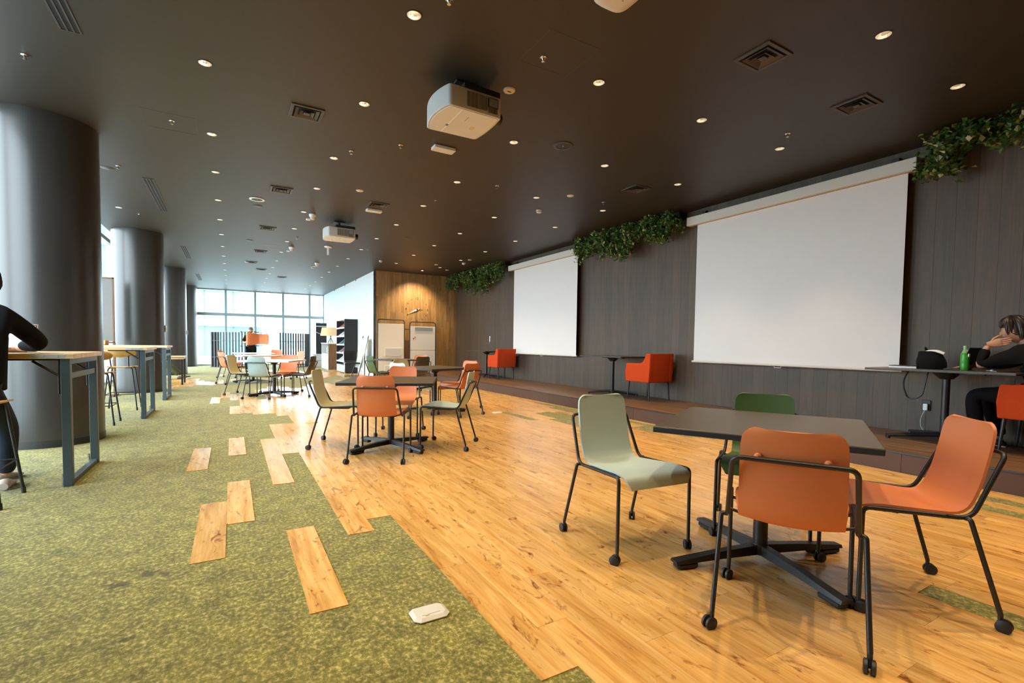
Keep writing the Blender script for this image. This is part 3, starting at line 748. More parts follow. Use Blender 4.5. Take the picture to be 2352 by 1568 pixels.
def stool(label, x, y, rz=0):
    t = thing('bar_stool', label, 'stool', (x, y, 0), rz, 'plywood bar stools')
    P = []
    for i in range(9):
        v = -1 + 2 * i / 8; w = .205 * (1 - .12 * v * v - .10 * (v < -.5)); P.append([(w * (-1 + 2 * j / 10), v * .19, .706 - .012 * (1 - (-1 + 2 * j / 10) ** 2) - .012 * max(0, v) ** 2) for j in range(11)])
    MB().shell(P, .012).obj('seat', M['ply'], t, 50)
    P = []
    for i in range(9):
        v = -1 + 2 * i / 8; w = .215 * math.sqrt(max(.02, 1 - abs(v) ** 2.6)); P.append([(w * u, -.215 - .045 * (1 - u * u) - .012 * v, .925 + v * .065) for u in [-1 + 2 * j / 10 for j in range(11)]])
    MB().shell(P, .011).obj('backrest', M['ply'], t, 50)
    for sx in (-1, 1):
        MB().tube(fillet([(sx * .11, .10, .69), (sx * .11, -.15, .69), (sx * .12, -.235, .90)], .05), .009, 8).obj('back_stay', M['black'], t, 60)
        for sy in (-1, 1):
            l = MB().tube(fillet([(sx * .06, sy * .12, .688), (sx * .15, sy * .15, .688), (sx * .215, sy * .215, .012)], [0, .04, 0]), .0105, 8).obj('leg', M['black'], t, 60)
            MB().cyl((sx * .2145, sy * .2145, 0), (sx * .213, sy * .213, .045), .014, 8).obj('foot_cap', M['blackp'], l)
    k = .192
    for a, b in (((-k, -k), (k, -k)), ((k, -k), (k, k)), ((k, k), (-k, k)), ((-k, k), (-k, -k))):
        MB().tube([(*a, .26), (*b, .26)], .007, 6).obj('foot_rail', M['black'], t, 60)
stool('plywood bar stool under the person in the black jacket', -1.56, 4.66)
stool('plywood bar stool half hidden by the nearest column, before the second high table', -1.575, 8.36)
stool('plywood bar stool with its rounded backrest in full view, beyond the second high table', -1.55, 9.98)
lt = thing('low_table', 'low pale table by the third column with an open laptop', 'table', (-1.6, 15.2, 0))
MB().box(-.9, .55, -.42, .42, .70, .722, .003).obj('table_top', M['ashtop'], lt); MB().box(-.88, .53, -.40, .40, .655, .69, .002).obj('apron', M['ashtop'], lt)
for sx in (-.86, .50):
    for sy in (-.37, .37): MB().box(sx - .02, sx + .02, sy - .02, sy + .02, 0, .655, .002).obj('leg', M['black'], lt)
# ------------------------------------------------------------------ projection screens on the dark wall
def proj_screen(label, y0, y1, f0, f1):
    t = thing('projection_screen', label, 'projection screen', (6.74, 0, 0))
    MB().box(-.06, .06, y0, y1, 3.185, 3.322, .004).obj('casing', M['casing'], t)
    MB().box(-.045, .02, y0 + .04, y1 - .04, 3.172, 3.186, .001).obj('casing_slot', M['trimwood'], t)
    n = 24; P = []
    for i in range(n + 1):
        y = f0 + (f1 - f0) * i / n; P.append([(-.012 + .004 * math.sin(PI * i / n), y, 3.178 - (3.178 - .915) * j / 8) for j in range(9)])
    MB().shell(P, .0015).obj('screen_fabric', M['screen'], t, 60)
    MB().tube([(-.012, f0 - .03, .905), (-.012, f1 + .03, .905)], .017, 12).obj('bottom_bar', M['casing'], t, 60)
    MB().tube(fillet([(-.012, (f0 + f1) / 2 - .05, .892), (-.012, (f0 + f1) / 2 - .05, .868), (-.012, (f0 + f1) / 2 + .05, .868), (-.012, (f0 + f1) / 2 + .05, .892)], .012), .006, 8).obj('pull_handle', M['greywhite'], t, 60)
    for y in (y0 + .25, y1 - .25): MB().box(.05, .118, y - .04, y + .04, 3.22, 3.40, .003).obj('wall_bracket', M['black'], t)
proj_screen('large white roll down projection screen nearer the camera, beside the hanging ivy', 2.52, 5.70, 2.61, 5.51)
proj_screen('smaller looking white projection screen further along the dark wall', 8.64, 11.81, 8.73, 11.55)

# ------------------------------------------------------------------ hanging ivy
def ivy(label, y0, y1, n, low, seed):
    rs = random.Random(seed)
    t = thing('hanging_ivy', label, 'hanging plant', (6.62, (y0 + y1) / 2, 3.40)); w = (y1 - y0) / 2
    MB().box(.02, .22, -w + .03, w - .03, -.05, .06, .006).obj('planter_trough', M['black'], t)
    st = MB(); lv = MB(); 
    ns = int((y1 - y0) * 20)
    for s in range(ns):
        y = -w + (s + rs.random()) / ns * 2 * w
        lump = .5 + .5 * math.sin(y * 4.1 + seed) * math.cos(y * 1.7 + seed * 2)
        ln = (.20 + low * lump * rs.uniform(.6, 1.2)) * (1.3 if rs.random() < .12 else 1); x = rs.uniform(-.20, .14); P = []
        for k in range(7):
            u = k / 6; P.append(Vector((x - .06 * math.sin(u * 2.2), y + .05 * math.sin(u * 5 + s), .06 - u * ln)))
        st.tube(P, .003, 4)
        for k in range(int(ln * n)):
            u = rs.random() ** .85; i = min(5, int(u * 6)); p = P[i].lerp(P[i + 1], u * 6 - i) + Vector((rs.gauss(0, .035), rs.gauss(0, .045), rs.gauss(0, .03)))
            if p.x > .215: p.x = .2
            if p.z > .062: p.z = .06
            sz = rs.uniform(.024, .042); q = rs.random(); lv.mi = 0 if q < .80 else (1 if q < .93 else 2)
            Mx = Matrix.Translation(p) @ Matrix.Rotation(rs.uniform(0, 2 * PI), 4, 'Z') @ Matrix.Rotation(rs.uniform(-.3, 1.3), 4, 'X') @ Matrix.Rotation(rs.uniform(-.6, .6), 4, 'Y')
            lv.add([(0, 0, 0), (sz * .75, sz * .8, .25 * sz), (0, sz * 1.9, -.1 * sz), (-sz * .75, sz * .8, .25 * sz)], [(0, 1, 2), (0, 2, 3)], Mx)
    st.obj('stems', M['stem'], t, 0, kind='stuff')
    lv.obj('foliage', [M['leaf'], M['leaf2'], M['leaf3']], t, 0, kind='stuff')
ivy('hanging ivy with pale leaves above the seated person, beside the large screen', .6, 2.42, 210, .52, 3)
ivy('hanging ivy at the ceiling between the two projection screens', 5.80, 8.58, 210, .50, 11)
ivy('dark hanging ivy in the corner between the smaller screen and the timber wall', 11.9, 15.6, 170, .62, 23)

# ------------------------------------------------------------------ clock on the timber wall
ck = thing('wall_clock', 'large wall clock of separate dark numerals with a white hand on the timber wall', 'clock', (5.42, YT - .004, 2.27))
for i in range(1, 13):
    a = PI / 2 - i * PI / 6; cu = bpy.data.curves.new('numeral', 'FONT'); cu.body = str(i); cu.size = .115 if i == 12 else (.095 if i in (3, 6, 9) else .075)
    cu.align_x = 'CENTER'; cu.align_y = 'CENTER'; cu.extrude = .005; cu.resolution_u = 3
    tmp = bpy.data.objects.new('numeral_curve', cu); COL.objects.link(tmp); nm = bpy.data.meshes.new_from_object(tmp.evaluated_get(bpy.context.evaluated_depsgraph_get()))
    bpy.data.objects.remove(tmp); nm.materials.clear(); nm.materials.append(M['numeral'])
    place('numeral', nm, ck, (.375 * math.cos(a), 0, .375 * math.sin(a)), (PI / 2, 0, 0))
def hand(name, a, l, back, w, m, y):
    MB().add([(-back, y, 0), (0, y, w), (l, y, 0), (0, y, -w), (-back, y - .006, 0), (0, y - .006, w), (l, y - .006, 0), (0, y - .006, -w)],
             [(0, 1, 2, 3), (7, 6, 5, 4), (0, 4, 5, 1), (1, 5, 6, 2), (2, 6, 7, 3), (3, 7, 4, 0)]).obj(name, m, ck, 0, rot=(0, -a, 0))
hand('hour_hand_shadowed', math.radians(8), .22, .05, .014, M['numeral'], -.018)  # hour hand's dark colour paints its shadowed look
hand('minute_hand', math.radians(90 - 41 * 6), .33, .09, .026, M['paper'], -.03)
MB().cyl((0, 0, 0), (0, -.04, 0), .03, 16).obj('hub', M['numeral'], ck)

# ------------------------------------------------------------------ mobile whiteboards before the timber wall
def whiteboard(label, x, y, w, h, top, m, style, rz=0):
    t = thing('mobile_whiteboard', label, 'whiteboard', (x, y, 0), rz, 'mobile whiteboards by the timber wall'); s = w / 2
    MB().tube(fillet([(-s, 0, .08), (-s, 0, h), (s, 0, h), (s, 0, .08)], [0, .09, .09, 0], 6), .016, 10).obj('frame', M['black'], t, 60)
    for sx in (-1, 1):
        f = MB().tube([(sx * s, -.24, .07), (sx * s, .2, .07)], .016, 8).obj('foot', M['black'], t, 60)
        for yy in (-.22, .18): MB().lathe([(0, -.012), (.03, -.012), (.03, .012), (0, .012)], 14, TR(sx * s, yy, .03, 0, 0, PI / 2)).obj('caster', M['blackp'], f)
    if style == 0:
        MB().box(-s + .014, s - .014, -.012, .012, .16, top, .004).obj('board', m, t)
        tr = MB().box(-s + .22, s - .08, -.05, -.012, .72, .985, .004).obj('holder', M['wb2'], t)
        MB().box(-s + .24, s - .10, -.046, -.040, .99, .994).box(-s + .25, s - .12, -.052, -.05, .75, .95, .001).obj('holder_pocket', M['casing'], tr)
        MB().box(-s + .22, s - .45, -.05, -.012, .2, .42, .004).obj('lower_holder', M['wb2'], t)
    elif style == 1:
        MB().box(-s + .014, s - .014, -.012, .012, .918, top, .004).obj('upper_board', m, t)
        MB().box(-s + .014, s - .014, -.012, .012, .16, .906, .004).obj('lower_board', m, t)
        MB().box(-s + .17, s - .12, -.03, -.012, top - .125, top - .025, .003).obj('clip_rail', M['steelblue'], t)
        for (mx_, mz, mm) in ((-.32, 1.29, 'redplastic'), (-.265, 1.335, 'brownwood')): MB().cyl((mx_, -.012, mz), (mx_, -.024, mz), .02, 12).obj('magnet', M[mm], t)
    else:
        MB().box(-s + .014, s - .014, -.01, .01, .16, top, .004).obj('board', m, t)
    return t
whiteboard('cream mobile whiteboard with a grey pocket, beside the white wall corner', 4.40, 15.30, .86, 1.88, 1.75, M['wb'], 0)
whiteboard('light grey mobile whiteboard split in two panels, two magnets on it', 5.44, 15.26, .88, 1.83, 1.69, M['wb2'], 1)
whiteboard('brown backed board with a small tube handle between the two mobile whiteboards', 4.98, 15.58, .42, 1.60, 1.25, M['brownwood'], 2)

# ------------------------------------------------------------------ along the white wall
rk = thing('magazine_rack', 'tall black sided magazine rack standing against the white wall', 'rack', (XH - .012, 18.3, 0))
MB().box(-.46, 0, 0, .03, .03, 1.985, .003).obj('side_panel', M['blackp'], rk); MB().box(-.46, 0, 1.5, 1.53, .03, 1.985, .003).obj('side_panel', M['blackp'], rk)
MB().box(-.03, 0, .03, 1.5, .03, 1.985, .0).obj('back_panel', M['greywhite'], rk); MB().box(-.46, 0, .03, 1.5, 1.955, 1.985, .003).obj('top_panel', M['whitetop'], rk)
MB().box(-.46, 0, .03, 1.5, .03, .30, .003).obj('base_panel', M['greywhite'], rk)
for i in range(5):
    z = .42 + i * .31; sh = MB().add([(-.45, .03, z), (-.45, 1.5, z), (-.14, 1.5, z + .25), (-.14, .03, z + .25), (-.44, .03, z - .015), (-.44, 1.5, z - .015), (-.13, 1.5, z + .235), (-.13, .03, z + .235)],
        [(0, 3, 2, 1), (4, 5, 6, 7), (0, 1, 5, 4), (1, 2, 6, 5), (2, 3, 7, 6), (3, 0, 4, 7)]).obj('shelf', M['greywhite'], rk, 0)
    MB().box(-.47, -.45, .03, 1.5, z - .02, z + .03, .002).obj('shelf_lip', M['whitetop'], sh)
mags = [('paper', 'white'), ('tealglass', 'teal'), ('steelblue', 'grey blue'), ('wb', 'cream'), ('blackp', 'black'), ('redplastic', 'red')]
for i in range(5):
    for j in range(4):
        mname, cn = mags[(i * 5 + j * 3) % 6]; z = .42 + i * .31
        o = MB().box(-.004, .004, -.105, .105, 0, .29, .001).obj('magazine', M[mname]); o.location = (XH - .012 - .455, 18.50 + j * .36, z + .004); o.rotation_euler = (0, math.radians(50), 0)
        o['label'] = f'{cn} magazine, {["front","second","third","back"][j]} of four on {["lowest","second","middle","fourth","top"][i]} rack shelf'; o['category'] = 'magazine'; o['group'] = 'magazines in the tall rack'
bc = thing('low_bookcase', 'white low bookcase with a brown side, carrying the table lamp', 'bookcase', (XH - .012, 20.95, 0))
MB().box(-.58, 0, 0, .03, 0, 1.06, .002).obj('side_panel', M['brownwood'], bc); MB().box(-.58, 0, 1.75, 1.78, 0, 1.06, .002).obj('side_panel', M['white'], bc)
MB().box(-.60, 0, -.02, 1.80, 1.06, 1.10, .003).obj('top_panel', M['white'], bc); MB().box(-.02, 0, .03, 1.75, 0, 1.06).obj('back_panel', M['white'], bc)
MB().box(-.58, -.55, .03, 1.75, 0, .62, .002).obj('front_panel', M['white'], bc); MB().box(-.56, -.02, .03, 1.75, .62, .64).obj('shelf', M['white'], bc)
for j in range(14):
    mname, cn = mags[(j * 5) % 4]; o = MB().box(-.13, .0, -.02, .02, 0, .26 + .03 * (j % 3), .002).obj('binder', M[mname]); o.location = (XH - .37, 21.06 + j * .075, .642)
    o['label'] = f'{["first","second","third","fourth","fifth","sixth","seventh","eighth","ninth","tenth","eleventh","twelfth","thirteenth","fourteenth"][j]} binder from the brown side on the low bookcase shelf, {cn}'; o['category'] = 'binder'; o['group'] = 'binders on the low bookcase'
tl = thing('table_lamp', 'table lamp with a wide linen shade on the low bookcase', 'lamp', (3.62, 21.55, 1.10))
MB().lathe([(.41, .30), (.345, .64)], 40, cap=False).lathe([(.406, .30), (.341, .64)], 40, cap=False).obj('lamp_shade', M['shade'], tl, 60)
for i in range(3): MB().tube([(.12 * math.cos(i * 2.1 + .4), .12 * math.sin(i * 2.1 + .4), 0), (0, 0, .22), (-.03 * math.cos(i * 2.1 + .4), -.03 * math.sin(i * 2.1 + .4), .36)], .011, 8).obj('leg', M['black'], tl)
MB().lathe([(0, .36), (.03, .36), (.045, .40), (.05, .46), (.03, .50), (0, .51)], 16).obj('bulb', M['shade'], tl)
ru = thing('roll_up_banner', 'black roll up banner with a white stripe by the far glazing', 'banner', (3.72, 24.7, 0))
MB().box(-.24, .24, -.006, .0, .09, 2.02).obj('banner_sheet', M['blackp'], ru); MB().box(-.24, .24, -.05, .06, 0, .09, .01).obj('base', M['alu'], ru)
MB().box(-.245, .245, -.012, .008, 2.02, 2.05, .003).obj('top_rail', M['alu'], ru)
MB().tube([(-.235, -.010, 1.60), (-.05, -.010, 1.52), (.235, -.010, 1.53)], [.022, .022, .02], 6, flat=.2).box(-.235, .235, -.009, -.006, 1.86, 1.90).obj('printed_stripe', M['paper'], ru)
ws = thing('white_crate_stack', 'white plastic crates stacked on the floor before the banner', 'crate', (3.46, 23.55, 0))
for z in (0, .3): MB().box(-.27, .27, -.18, .18, z, z + .27, .02).box(-.29, .29, -.2, .2, z + .25, z + .28, .005).obj('crate', M['whitetop'], ws)
eb = thing('easel_board', 'white board leaning on a black easel beside the white wall', 'easel', (3.66, 16.5, 0), .1)
MB().box(-.012, .012, -.36, .36, 0, 1.0, .003, TR(-.02, 0, .30, 0, 0, .20)).obj('board', M['wb2'], eb)
for s in (-1, 1): MB().tube([(-.14, s * .33, 0), (.24, s * .26, 1.36)], .016, 8).obj('leg', M['black'], eb)
MB().tube([(.21, .05, 0), (.20, 0, 1.2)], .016, 8).obj('rear_leg', M['black'], eb)
bk = thing('cantilever_chair', 'black padded cantilever chair with chrome runners by the magazine rack', 'chair', (3.47, 16.6, 0), ang(-.12, -1))
MB().box(-.24, .24, -.23, .25, .43, .475, .02).obj('seat', M['blackshell'], bk)
P = [[((-.24 + .48 * j / 8), -.235 - .03 * (1 - (-1 + j / 4) ** 2) - .07 * i / 6, .52 + .33 * i / 6) for j in range(9)] for i in range(7)]
MB().shell(P, .03).obj('backrest', M['blackshell'], bk, 60)
for s in (-1, 1): MB().tube(fillet([(s * .255, -.31, .82), (s * .255, -.24, .44), (s * .255, .23, .44), (s * .255, .23, .012), (s * .255, -.26, .012)], .06), .011, 8).obj('runner', M['chrome'], bk, 60)
MB().tube([(-.255, -.26, .012), (.255, -.26, .012)], .011, 8).obj('cross_bar', M['chrome'], bk, 60)

# ------------------------------------------------------------------ slatted screens by the far glazing
def slat_screen(label, a, b, n, dense):
    t = thing('slatted_screen', label, 'room divider', (*a, 0)); v = Vector((b[0] - a[0], b[1] - a[1], 0)); L = v.length; rz = math.atan2(v.y, v.x); t.rotation_euler = (0, 0, rz)
    sl = MB().box(-.034, .034, -.018, .018, .02, 1.5, .003).mesh('slat', M['slat'], 30)
    for i in range(n): place('slat', sl, t, (.06 + (L - .12) * i / (n - 1), 0, 0))
    for i in range(dense): place('slat', sl, t, (.03 + .072 * i, .045, 0))
    for z in (.0, .42, 1.12): MB().box(0, L, -.012, .012, z, z + .022, .001).obj('rail', M['slat'], t)
slat_screen('charcoal slatted divider near the column and far glazing', (-.78, 24.3), (.62, 22.6), 13, 6)
slat_screen('charcoal slatted divider on the banner side of the far glazing', (3.05, 24.0), (1.72, 22.3), 12, 4)

# ------------------------------------------------------------------ left side bits
pb = thing('pinboard', 'grey pinboard in a brown frame behind the third high table', 'pinboard', (-2.35, 12.42, 0))
MB().box(-.30, .30, -.010, .010, 1.10, 2.34).obj('felt_panel', M['greypad'], pb)
for b in ((-.32, -.29, 1.06, 2.37), (.29, .32, 1.06, 2.37)): MB().box(b[0], b[1], -.018, .018, b[2], b[3], .003).obj('frame_side', M['brownwood'], pb)
for z in (1.06, 2.34): MB().box(-.32, .32, -.018, .018, z, z + .03, .003).obj('frame_rail', M['brownwood'], pb)
for x in (-.305, .305): MB().box(x - .02, x + .02, -.02, .02, 0.02, 1.07, .003).box(x - .02, x + .02, -.25, .25, 0, .03, .003).obj('leg', M['brownwood'], pb)
wbx = thing('wooden_box', 'shallow honey wooden tray on the third high table', 'tray', (-2.28, 11.75, 1.031))
MB().box(-.24, .24, -.15, .15, 0, .012, .002).obj('tray_floor', M['ply'], wbx)
for b in ((-.24, .24, -.15, -.138), (-.24, .24, .138, .15), (-.24, -.228, -.138, .138), (.228, .24, -.138, .138)): MB().box(b[0], b[1], b[2], b[3], .0, .085, .002).obj('tray_side', M['ply'], wbx)
for (x, y, lab) in ((-1.287, 13.3, 'white control panel on the second column'), (-1.287, 19.4, 'white control panel on the third column')):
    w = thing('wall_switch_panel', lab, 'switch', (x, y, 1.39)); MB().box(-.004, .024, -.04, .04, -.075, .075, .008).obj('cover', M['whitetop'], w); MB().box(.024, .027, -.022, .022, -.045, .045, .002).obj('rocker', M['greywhite'], w)
def laptop(name, label, loc, rz, lidang, m, scr):
    t = thing(name, label, 'laptop', loc, rz)
    MB().box(-.16, .16, -.115, .115, 0, .014, .004).obj('base', m, t); MB().box(-.14, .14, -.02, .09, .0141, .0152).obj('keyboard', M['blackp'], t)
    Mx = TR(0, .115, .014, 0, lidang)
    l = MB().box(-.16, .16, -.004, .004, 0, .225, .003, Mx).obj('lid', m, t); MB().box(-.15, .15, -.0052, -.0042, .01, .215, 0, Mx).obj('bezel', M['blackp'], l); MB().box(-.142, .142, -.0062, -.0053, .02, .207, 0, Mx).obj('display', scr, l)
laptop('laptop', 'rose gold laptop with a lit display on the high table by the leaning person', (-1.58, 5.42, 1.031), 0, -.25, M['bronze'], M['screenlit'])
laptop('laptop', 'black laptop standing open on the platform table behind the green bottle', (6.53, 2.07, .951), PI, -.30, M['blackp'], M['screenlit'])
laptop('laptop', 'silver laptop open on the low pale table by the third column', (-1.42, 15.05, .723), PI / 2, -.30, M['alu'], M['hole'])
nb = thing('notebook', 'thick white notebook with a black cover flap on the platform table', 'notebook', (6.38, 2.42, .951), .1)
MB().box(-.09, .09, -.12, .12, 0, .022, .003).obj('pages', M['paper'], nb); MB().box(-.092, .092, -.122, .122, .022, .029, .003).obj('cover', M['blackp'], nb)
bg_ = thing('handbag', 'slumped black bag with a silver flap on the platform table', 'bag', (6.42, 2.20, .951), .2)
P = []
for i in range(11):
    u = i / 10; z = .19 * math.sin(u * PI / 2) ** .9; w = .125 * math.sqrt(max(.012, 1 - u ** 3)) + .008 * math.sin(u * 9); P.append([(w * 1.0 * math.cos(a) * (1 + .08 * math.sin(3 * a + u * 4)), w * .95 * math.sin(a) + .03 * u, z) for a in [2 * PI * j / 18 for j in range(19)]])
MB().grid(P, flip=True).add([(x, y, z) for x, y, z in P[-1][:-1]], [tuple(range(17, -1, -1))]).obj('bag_body', M['jacket'], bg_, 60)
MB().tube(fillet([(-.045, .075, .165), (-.06, .02, .188), (-.06, -.05, .190), (-.055, -.10, .165)], .03), .018, 8, flat=.5).obj('flap', M['paper'], bg_, 60)
MB().tube([(-.045, .05, .20), (0, .06, .225), (.045, .05, .20)], .008, 6).obj('handle', M['jacket'], bg_, 60)
bt = thing('bottle', 'green drink bottle with a clear neck on the platform table', 'bottle', (6.40, 1.93, .951))
MB().lathe([(.0, 0), (.034, 0), (.037, .008), (.037, .06), (.035, .07), (.037, .08), (.037, .15), (.030, .175)], 24).obj('label_sleeve', M['bottle'], bt, 50)
MB().lathe([(.030, .175), (.017, .205), (.015, .212), (.015, .222)], 20).obj('neck', M['pet'], bt, 50); MB().lathe([(.0175, .222), (.0175, .245), (.015, .247), (0, .247)], 20).obj('cap', M['pet'], bt, 50)
MB().box(-.028, .004, -.039, -.030, .135, .168, .003).obj('white_mark', M['paper'], bt)
ep = thing('earphones', 'small white earphones on a dark cloth on the platform table', 'earphones', (6.38, 1.72, .951))
MB().tube(fillet([(-.06, -.05, .004), (.0, .02, .004), (.05, -.02, .004), (.07, .06, .004)], .03), .003, 6).obj('lead', M['cable'], ep, 60); MB().lathe([(0, 0), (.012, .002), (.014, .014), (0, .024)], 12).obj('earbud', M['paper'], ep, 60)
wo = thing('wall_outlet', 'dark wall outlet with a white charger plugged in, under the platform table', 'outlet', (XW - .001, 2.38, .52))
MB().box(-.012, .0, -.04, .04, -.06, .06, .003).obj('plate', M['blackp'], wo); MB().box(-.05, -.012, -.024, .018, -.055, .02, .005).obj('charger', M['paper'], wo)
MB().tube(fillet([(-.045, -.003, -.05), (-.06, .03, -.15), (-.07, .02, -.26), (-.08, -.06, -.322)], .06), .0045, 6).obj('cable', M['cable'], wo, 60)
ca = thing('hanging_cable', 'black power cable looping down from the platform table edge', 'cable', (6.30, 2.25, PF))
MB().tube(fillet([(.05, .12, .745), (0, .16, .60), (0, .10, .42), (0, -.02, .46), (.03, -.05, .72), (.05, -.06, .745)], .09), .0075, 6).obj('cord', M['blackp'], ca, 60)
for (x, y, lab, rz) in ((.715, 1.905, 'cream floor outlet box on the carpet in the foreground', .0), (3.83, 7.08, 'cream floor outlet cover on the oak by the platform', .0), (.97, 7.33, 'brass coloured floor outlet cover at the carpet corner', 0)):
    f = thing('floor_outlet', lab, 'floor outlet', (x, y, .0036), rz); c = .022
    oct_ = lambda sx, sy, c: [(-sx + c, -sy), (sx - c, -sy), (sx, -sy + c), (sx, sy - c), (sx - c, sy), (-sx + c, sy), (-sx, sy - c), (-sx, -sy + c)]
    pm_ = M['casing'] if x != .97 else M['ashtop']; a, b = oct_(.078, .058, c), oct_(.062, .043, .016); vs = [(*p, 0) for p in a] + [(*p, .004) for p in a] + [(*p, .013) for p in b]
    MB().add(vs, [(i, (i + 1) % 8, 8 + (i + 1) % 8, 8 + i) for i in range(8)] + [(8 + i, 8 + (i + 1) % 8, 16 + (i + 1) % 8, 16 + i) for i in range(8)] + [tuple(range(16, 24))]).obj('cover', pm_, f, 20)
    MB().box(-.040, .040, -.026, .026, .013, .0145, .001).box(-.03, -.012, -.034, -.029, .013, .016, .001).obj('flap', pm_, f)
# ------------------------------------------------------------------ ceiling fittings
RING = MB().lathe([(RH + .004, H - .0025), (RH + .004, H + .002), (RH - .006, H + .002), (RH - .006, H - .0025), (RH + .004, H - .0025)], 28, cap=False).mesh('trim_ring', M['black'], 40)
CONE = MB()
for j in range(16):                                                     # faceted reflector
    a0, a1 = 2 * PI * j / 16, 2 * PI * (j + 1) / 16; rs_ = [(RH - .006, H - .001), (.048, H + .02), (.036, H + .05), (.026, H + .062)]
    for (ra, za), (rb, zb) in zip(rs_, rs_[1:]):
        CONE.add([(ra * math.cos(a0), ra * math.sin(a0), za), (ra * math.cos(a1), ra * math.sin(a1), za), (rb * math.cos(a1), rb * math.sin(a1), zb), (rb * math.cos(a0), rb * math.sin(a0), zb)], [(3, 2, 1, 0)])
CONE = CONE.mesh('reflector', M['refl'], 0)
LAMP = MB().lathe([(0, H + .058), (.026, H + .058), (.026, H + .062), (0, H + .062)], 16).mesh('lamp', M['lamp'], 0)
ordn = ['first', 'second', 'third', 'fourth', 'fifth', 'sixth', 'seventh', 'eighth', 'ninth', 'tenth', 'eleventh', 'twelfth', 'thirteenth', 'fourteenth', 'fifteenth', 'sixteenth', 'seventeenth', 'eighteenth']
rown = ['ceiling row by the columns', 'second row from the columns', 'middle ceiling row', 'second row from the dark wall', 'ceiling row by the dark wall']
sd = bpy.data.lights.new('downlight_beam', 'SPOT'); sd.energy = SPOT_W; sd.color = SPOT_COL; sd.spot_size = math.radians(82); sd.spot_blend = .85; sd.shadow_soft_size = .02
seen = {}
for (x, y, ix, iy) in DL:
    q = in_view(x, y, H); vis = q is not None and -30 < q[0] < 2382 and -30 < q[1] < 1600
    if vis: seen[ix] = seen.get(ix, 0) + 1
    lab = (f'round silver downlight, {ordn[seen[ix] - 1]} from the camera in the {rown[ix]}' if vis and ix >= 0 else
           ('lone silver downlight left of the rows, beside the columns' if ix < 0 else 'round silver downlight in the dark ceiling behind the camera'))
    d = thing('downlight', lab, 'downlight', (x, y, 0), 0, 'recessed downlights in the dark ceiling' if ix >= 0 else None)
    place('trim_ring', RING, d); place('reflector', CONE, d, rot=(0, 0, random.random() * 6)); place('lamp', LAMP, d)
    l = bpy.data.objects.new('downlight_beam', sd); COL.objects.link(l); l.parent = d; l.location = (0, 0, H - .004)
wl = thing('wall_washer', 'small tilted downlight close before the timber wall, lighting the clock', 'downlight', (5.30, 14.95, H))
MB().lathe([(.052, 0), (.052, -.006), (.040, -.010), (.040, -.002)], 24, cap=False).obj('trim_ring', M['vent'], wl, 40); MB().lathe([(0, -.003), (.038, -.003), (.038, 0), (0, 0)], 20).obj('lamp', M['lamp'], wl, 0)
s2 = bpy.data.lights.new('wall_washer_beam', 'SPOT'); s2.energy = 330; s2.color = SPOT_COL; s2.spot_size = math.radians(100); s2.spot_blend = .8; s2.shadow_soft_size = .02
l = bpy.data.objects.new('wall_washer_beam', s2); COL.objects.link(l); l.parent = wl; l.location = (0, 0, -.014); l.rotation_euler = (math.radians(24), 0, 0)
def sq_vent(x, y, lab, s=.155):
    t = thing('ceiling_vent', lab, 'ceiling vent', (x, y, H), 0, 'square ceiling vents')
    m = MB()
    for b in ((-s, s, -s, -s + .03), (-s, s, s - .03, s), (-s, -s + .03, -s + .03, s - .03), (s - .03, s, -s + .03, s - .03)): m.box(b[0], b[1], b[2], b[3], -.012, 0, .002)
    m.obj('frame', M['vent'], t); MB().box(-s + .01, s - .01, -s + .01, s - .01, -.002, -.0005).obj('duct_shade', M['hole'], t)  # flat black sheet paints the shade inside the vent
    for k, (o, i) in enumerate(((s - .045, s - .075), (s - .09, s - .12))):
        vs = [(sx * o, sy * o, -.016 - .004 * k) for sx, sy in ((-1, -1), (1, -1), (1, 1), (-1, 1))] + [(sx * i, sy * i, -.004) for sx, sy in ((-1, -1), (1, -1), (1, 1), (-1, 1))]
        MB().add(vs, [(j, (j + 1) % 4, 4 + (j + 1) % 4, 4 + j)[::-1] for j in range(4)]).obj('louvre', M['vent'], t, 0)
    MB().box(-.028, .028, -.028, .028, -.018, -.014, .001).obj('centre_plate', M['vent'], t)
for i, (x, y) in enumerate(((.68, 5.40), (.68, 8.31), (.66, 11.26), (.67, 14.23), (2.16, 8.31), (.53, 16.36), (1.6, 19.5), (.85, 17.8))):
    sq_vent(x, y, f'square ceiling vent with nested louvres, {ordn[i]} counted along the ceiling middle from the camera')
sq_vent(3.69, 2.44, 'square ceiling vent in the dim ceiling above the front table'); sq_vent(5.16, 2.44, 'square ceiling vent high above the large screen'); sq_vent(5.20, 5.37, 'square ceiling vent above the gap between the two screens')
def slot(x, y0, y1, lab):
    t = thing('linear_diffuser', lab, 'ceiling vent', (x, 0, H), 0, 'linear diffusers along the columns'); m = MB(); h = MB()
    for k in range(4): m.box(-.066 + k * .040, -.054 + k * .040, y0, y1, -.006, 0, .001)
    m.box(-.066, .066, y0 - .008, y0, -.006, 0).box(-.066, .066, y1, y1 + .008, -.006, 0); m.obj('frame', M['vent'], t)
    for k in range(3): MB().box(-.052 + k * .040, -.016 + k * .040, y0, y1, -.003, -.0005).obj('slot', M['hole'], t)  # black strips, the shade of the recessed slots put into colour
for i, (a, b) in enumerate(((2.9, 4.94), (8.78, 10.8), (14.62, 16.64), (20.4, 22.4))): slot(-1.03, a, b, f'three slot linear ceiling diffuser near the columns, {ordn[i]} from the camera')
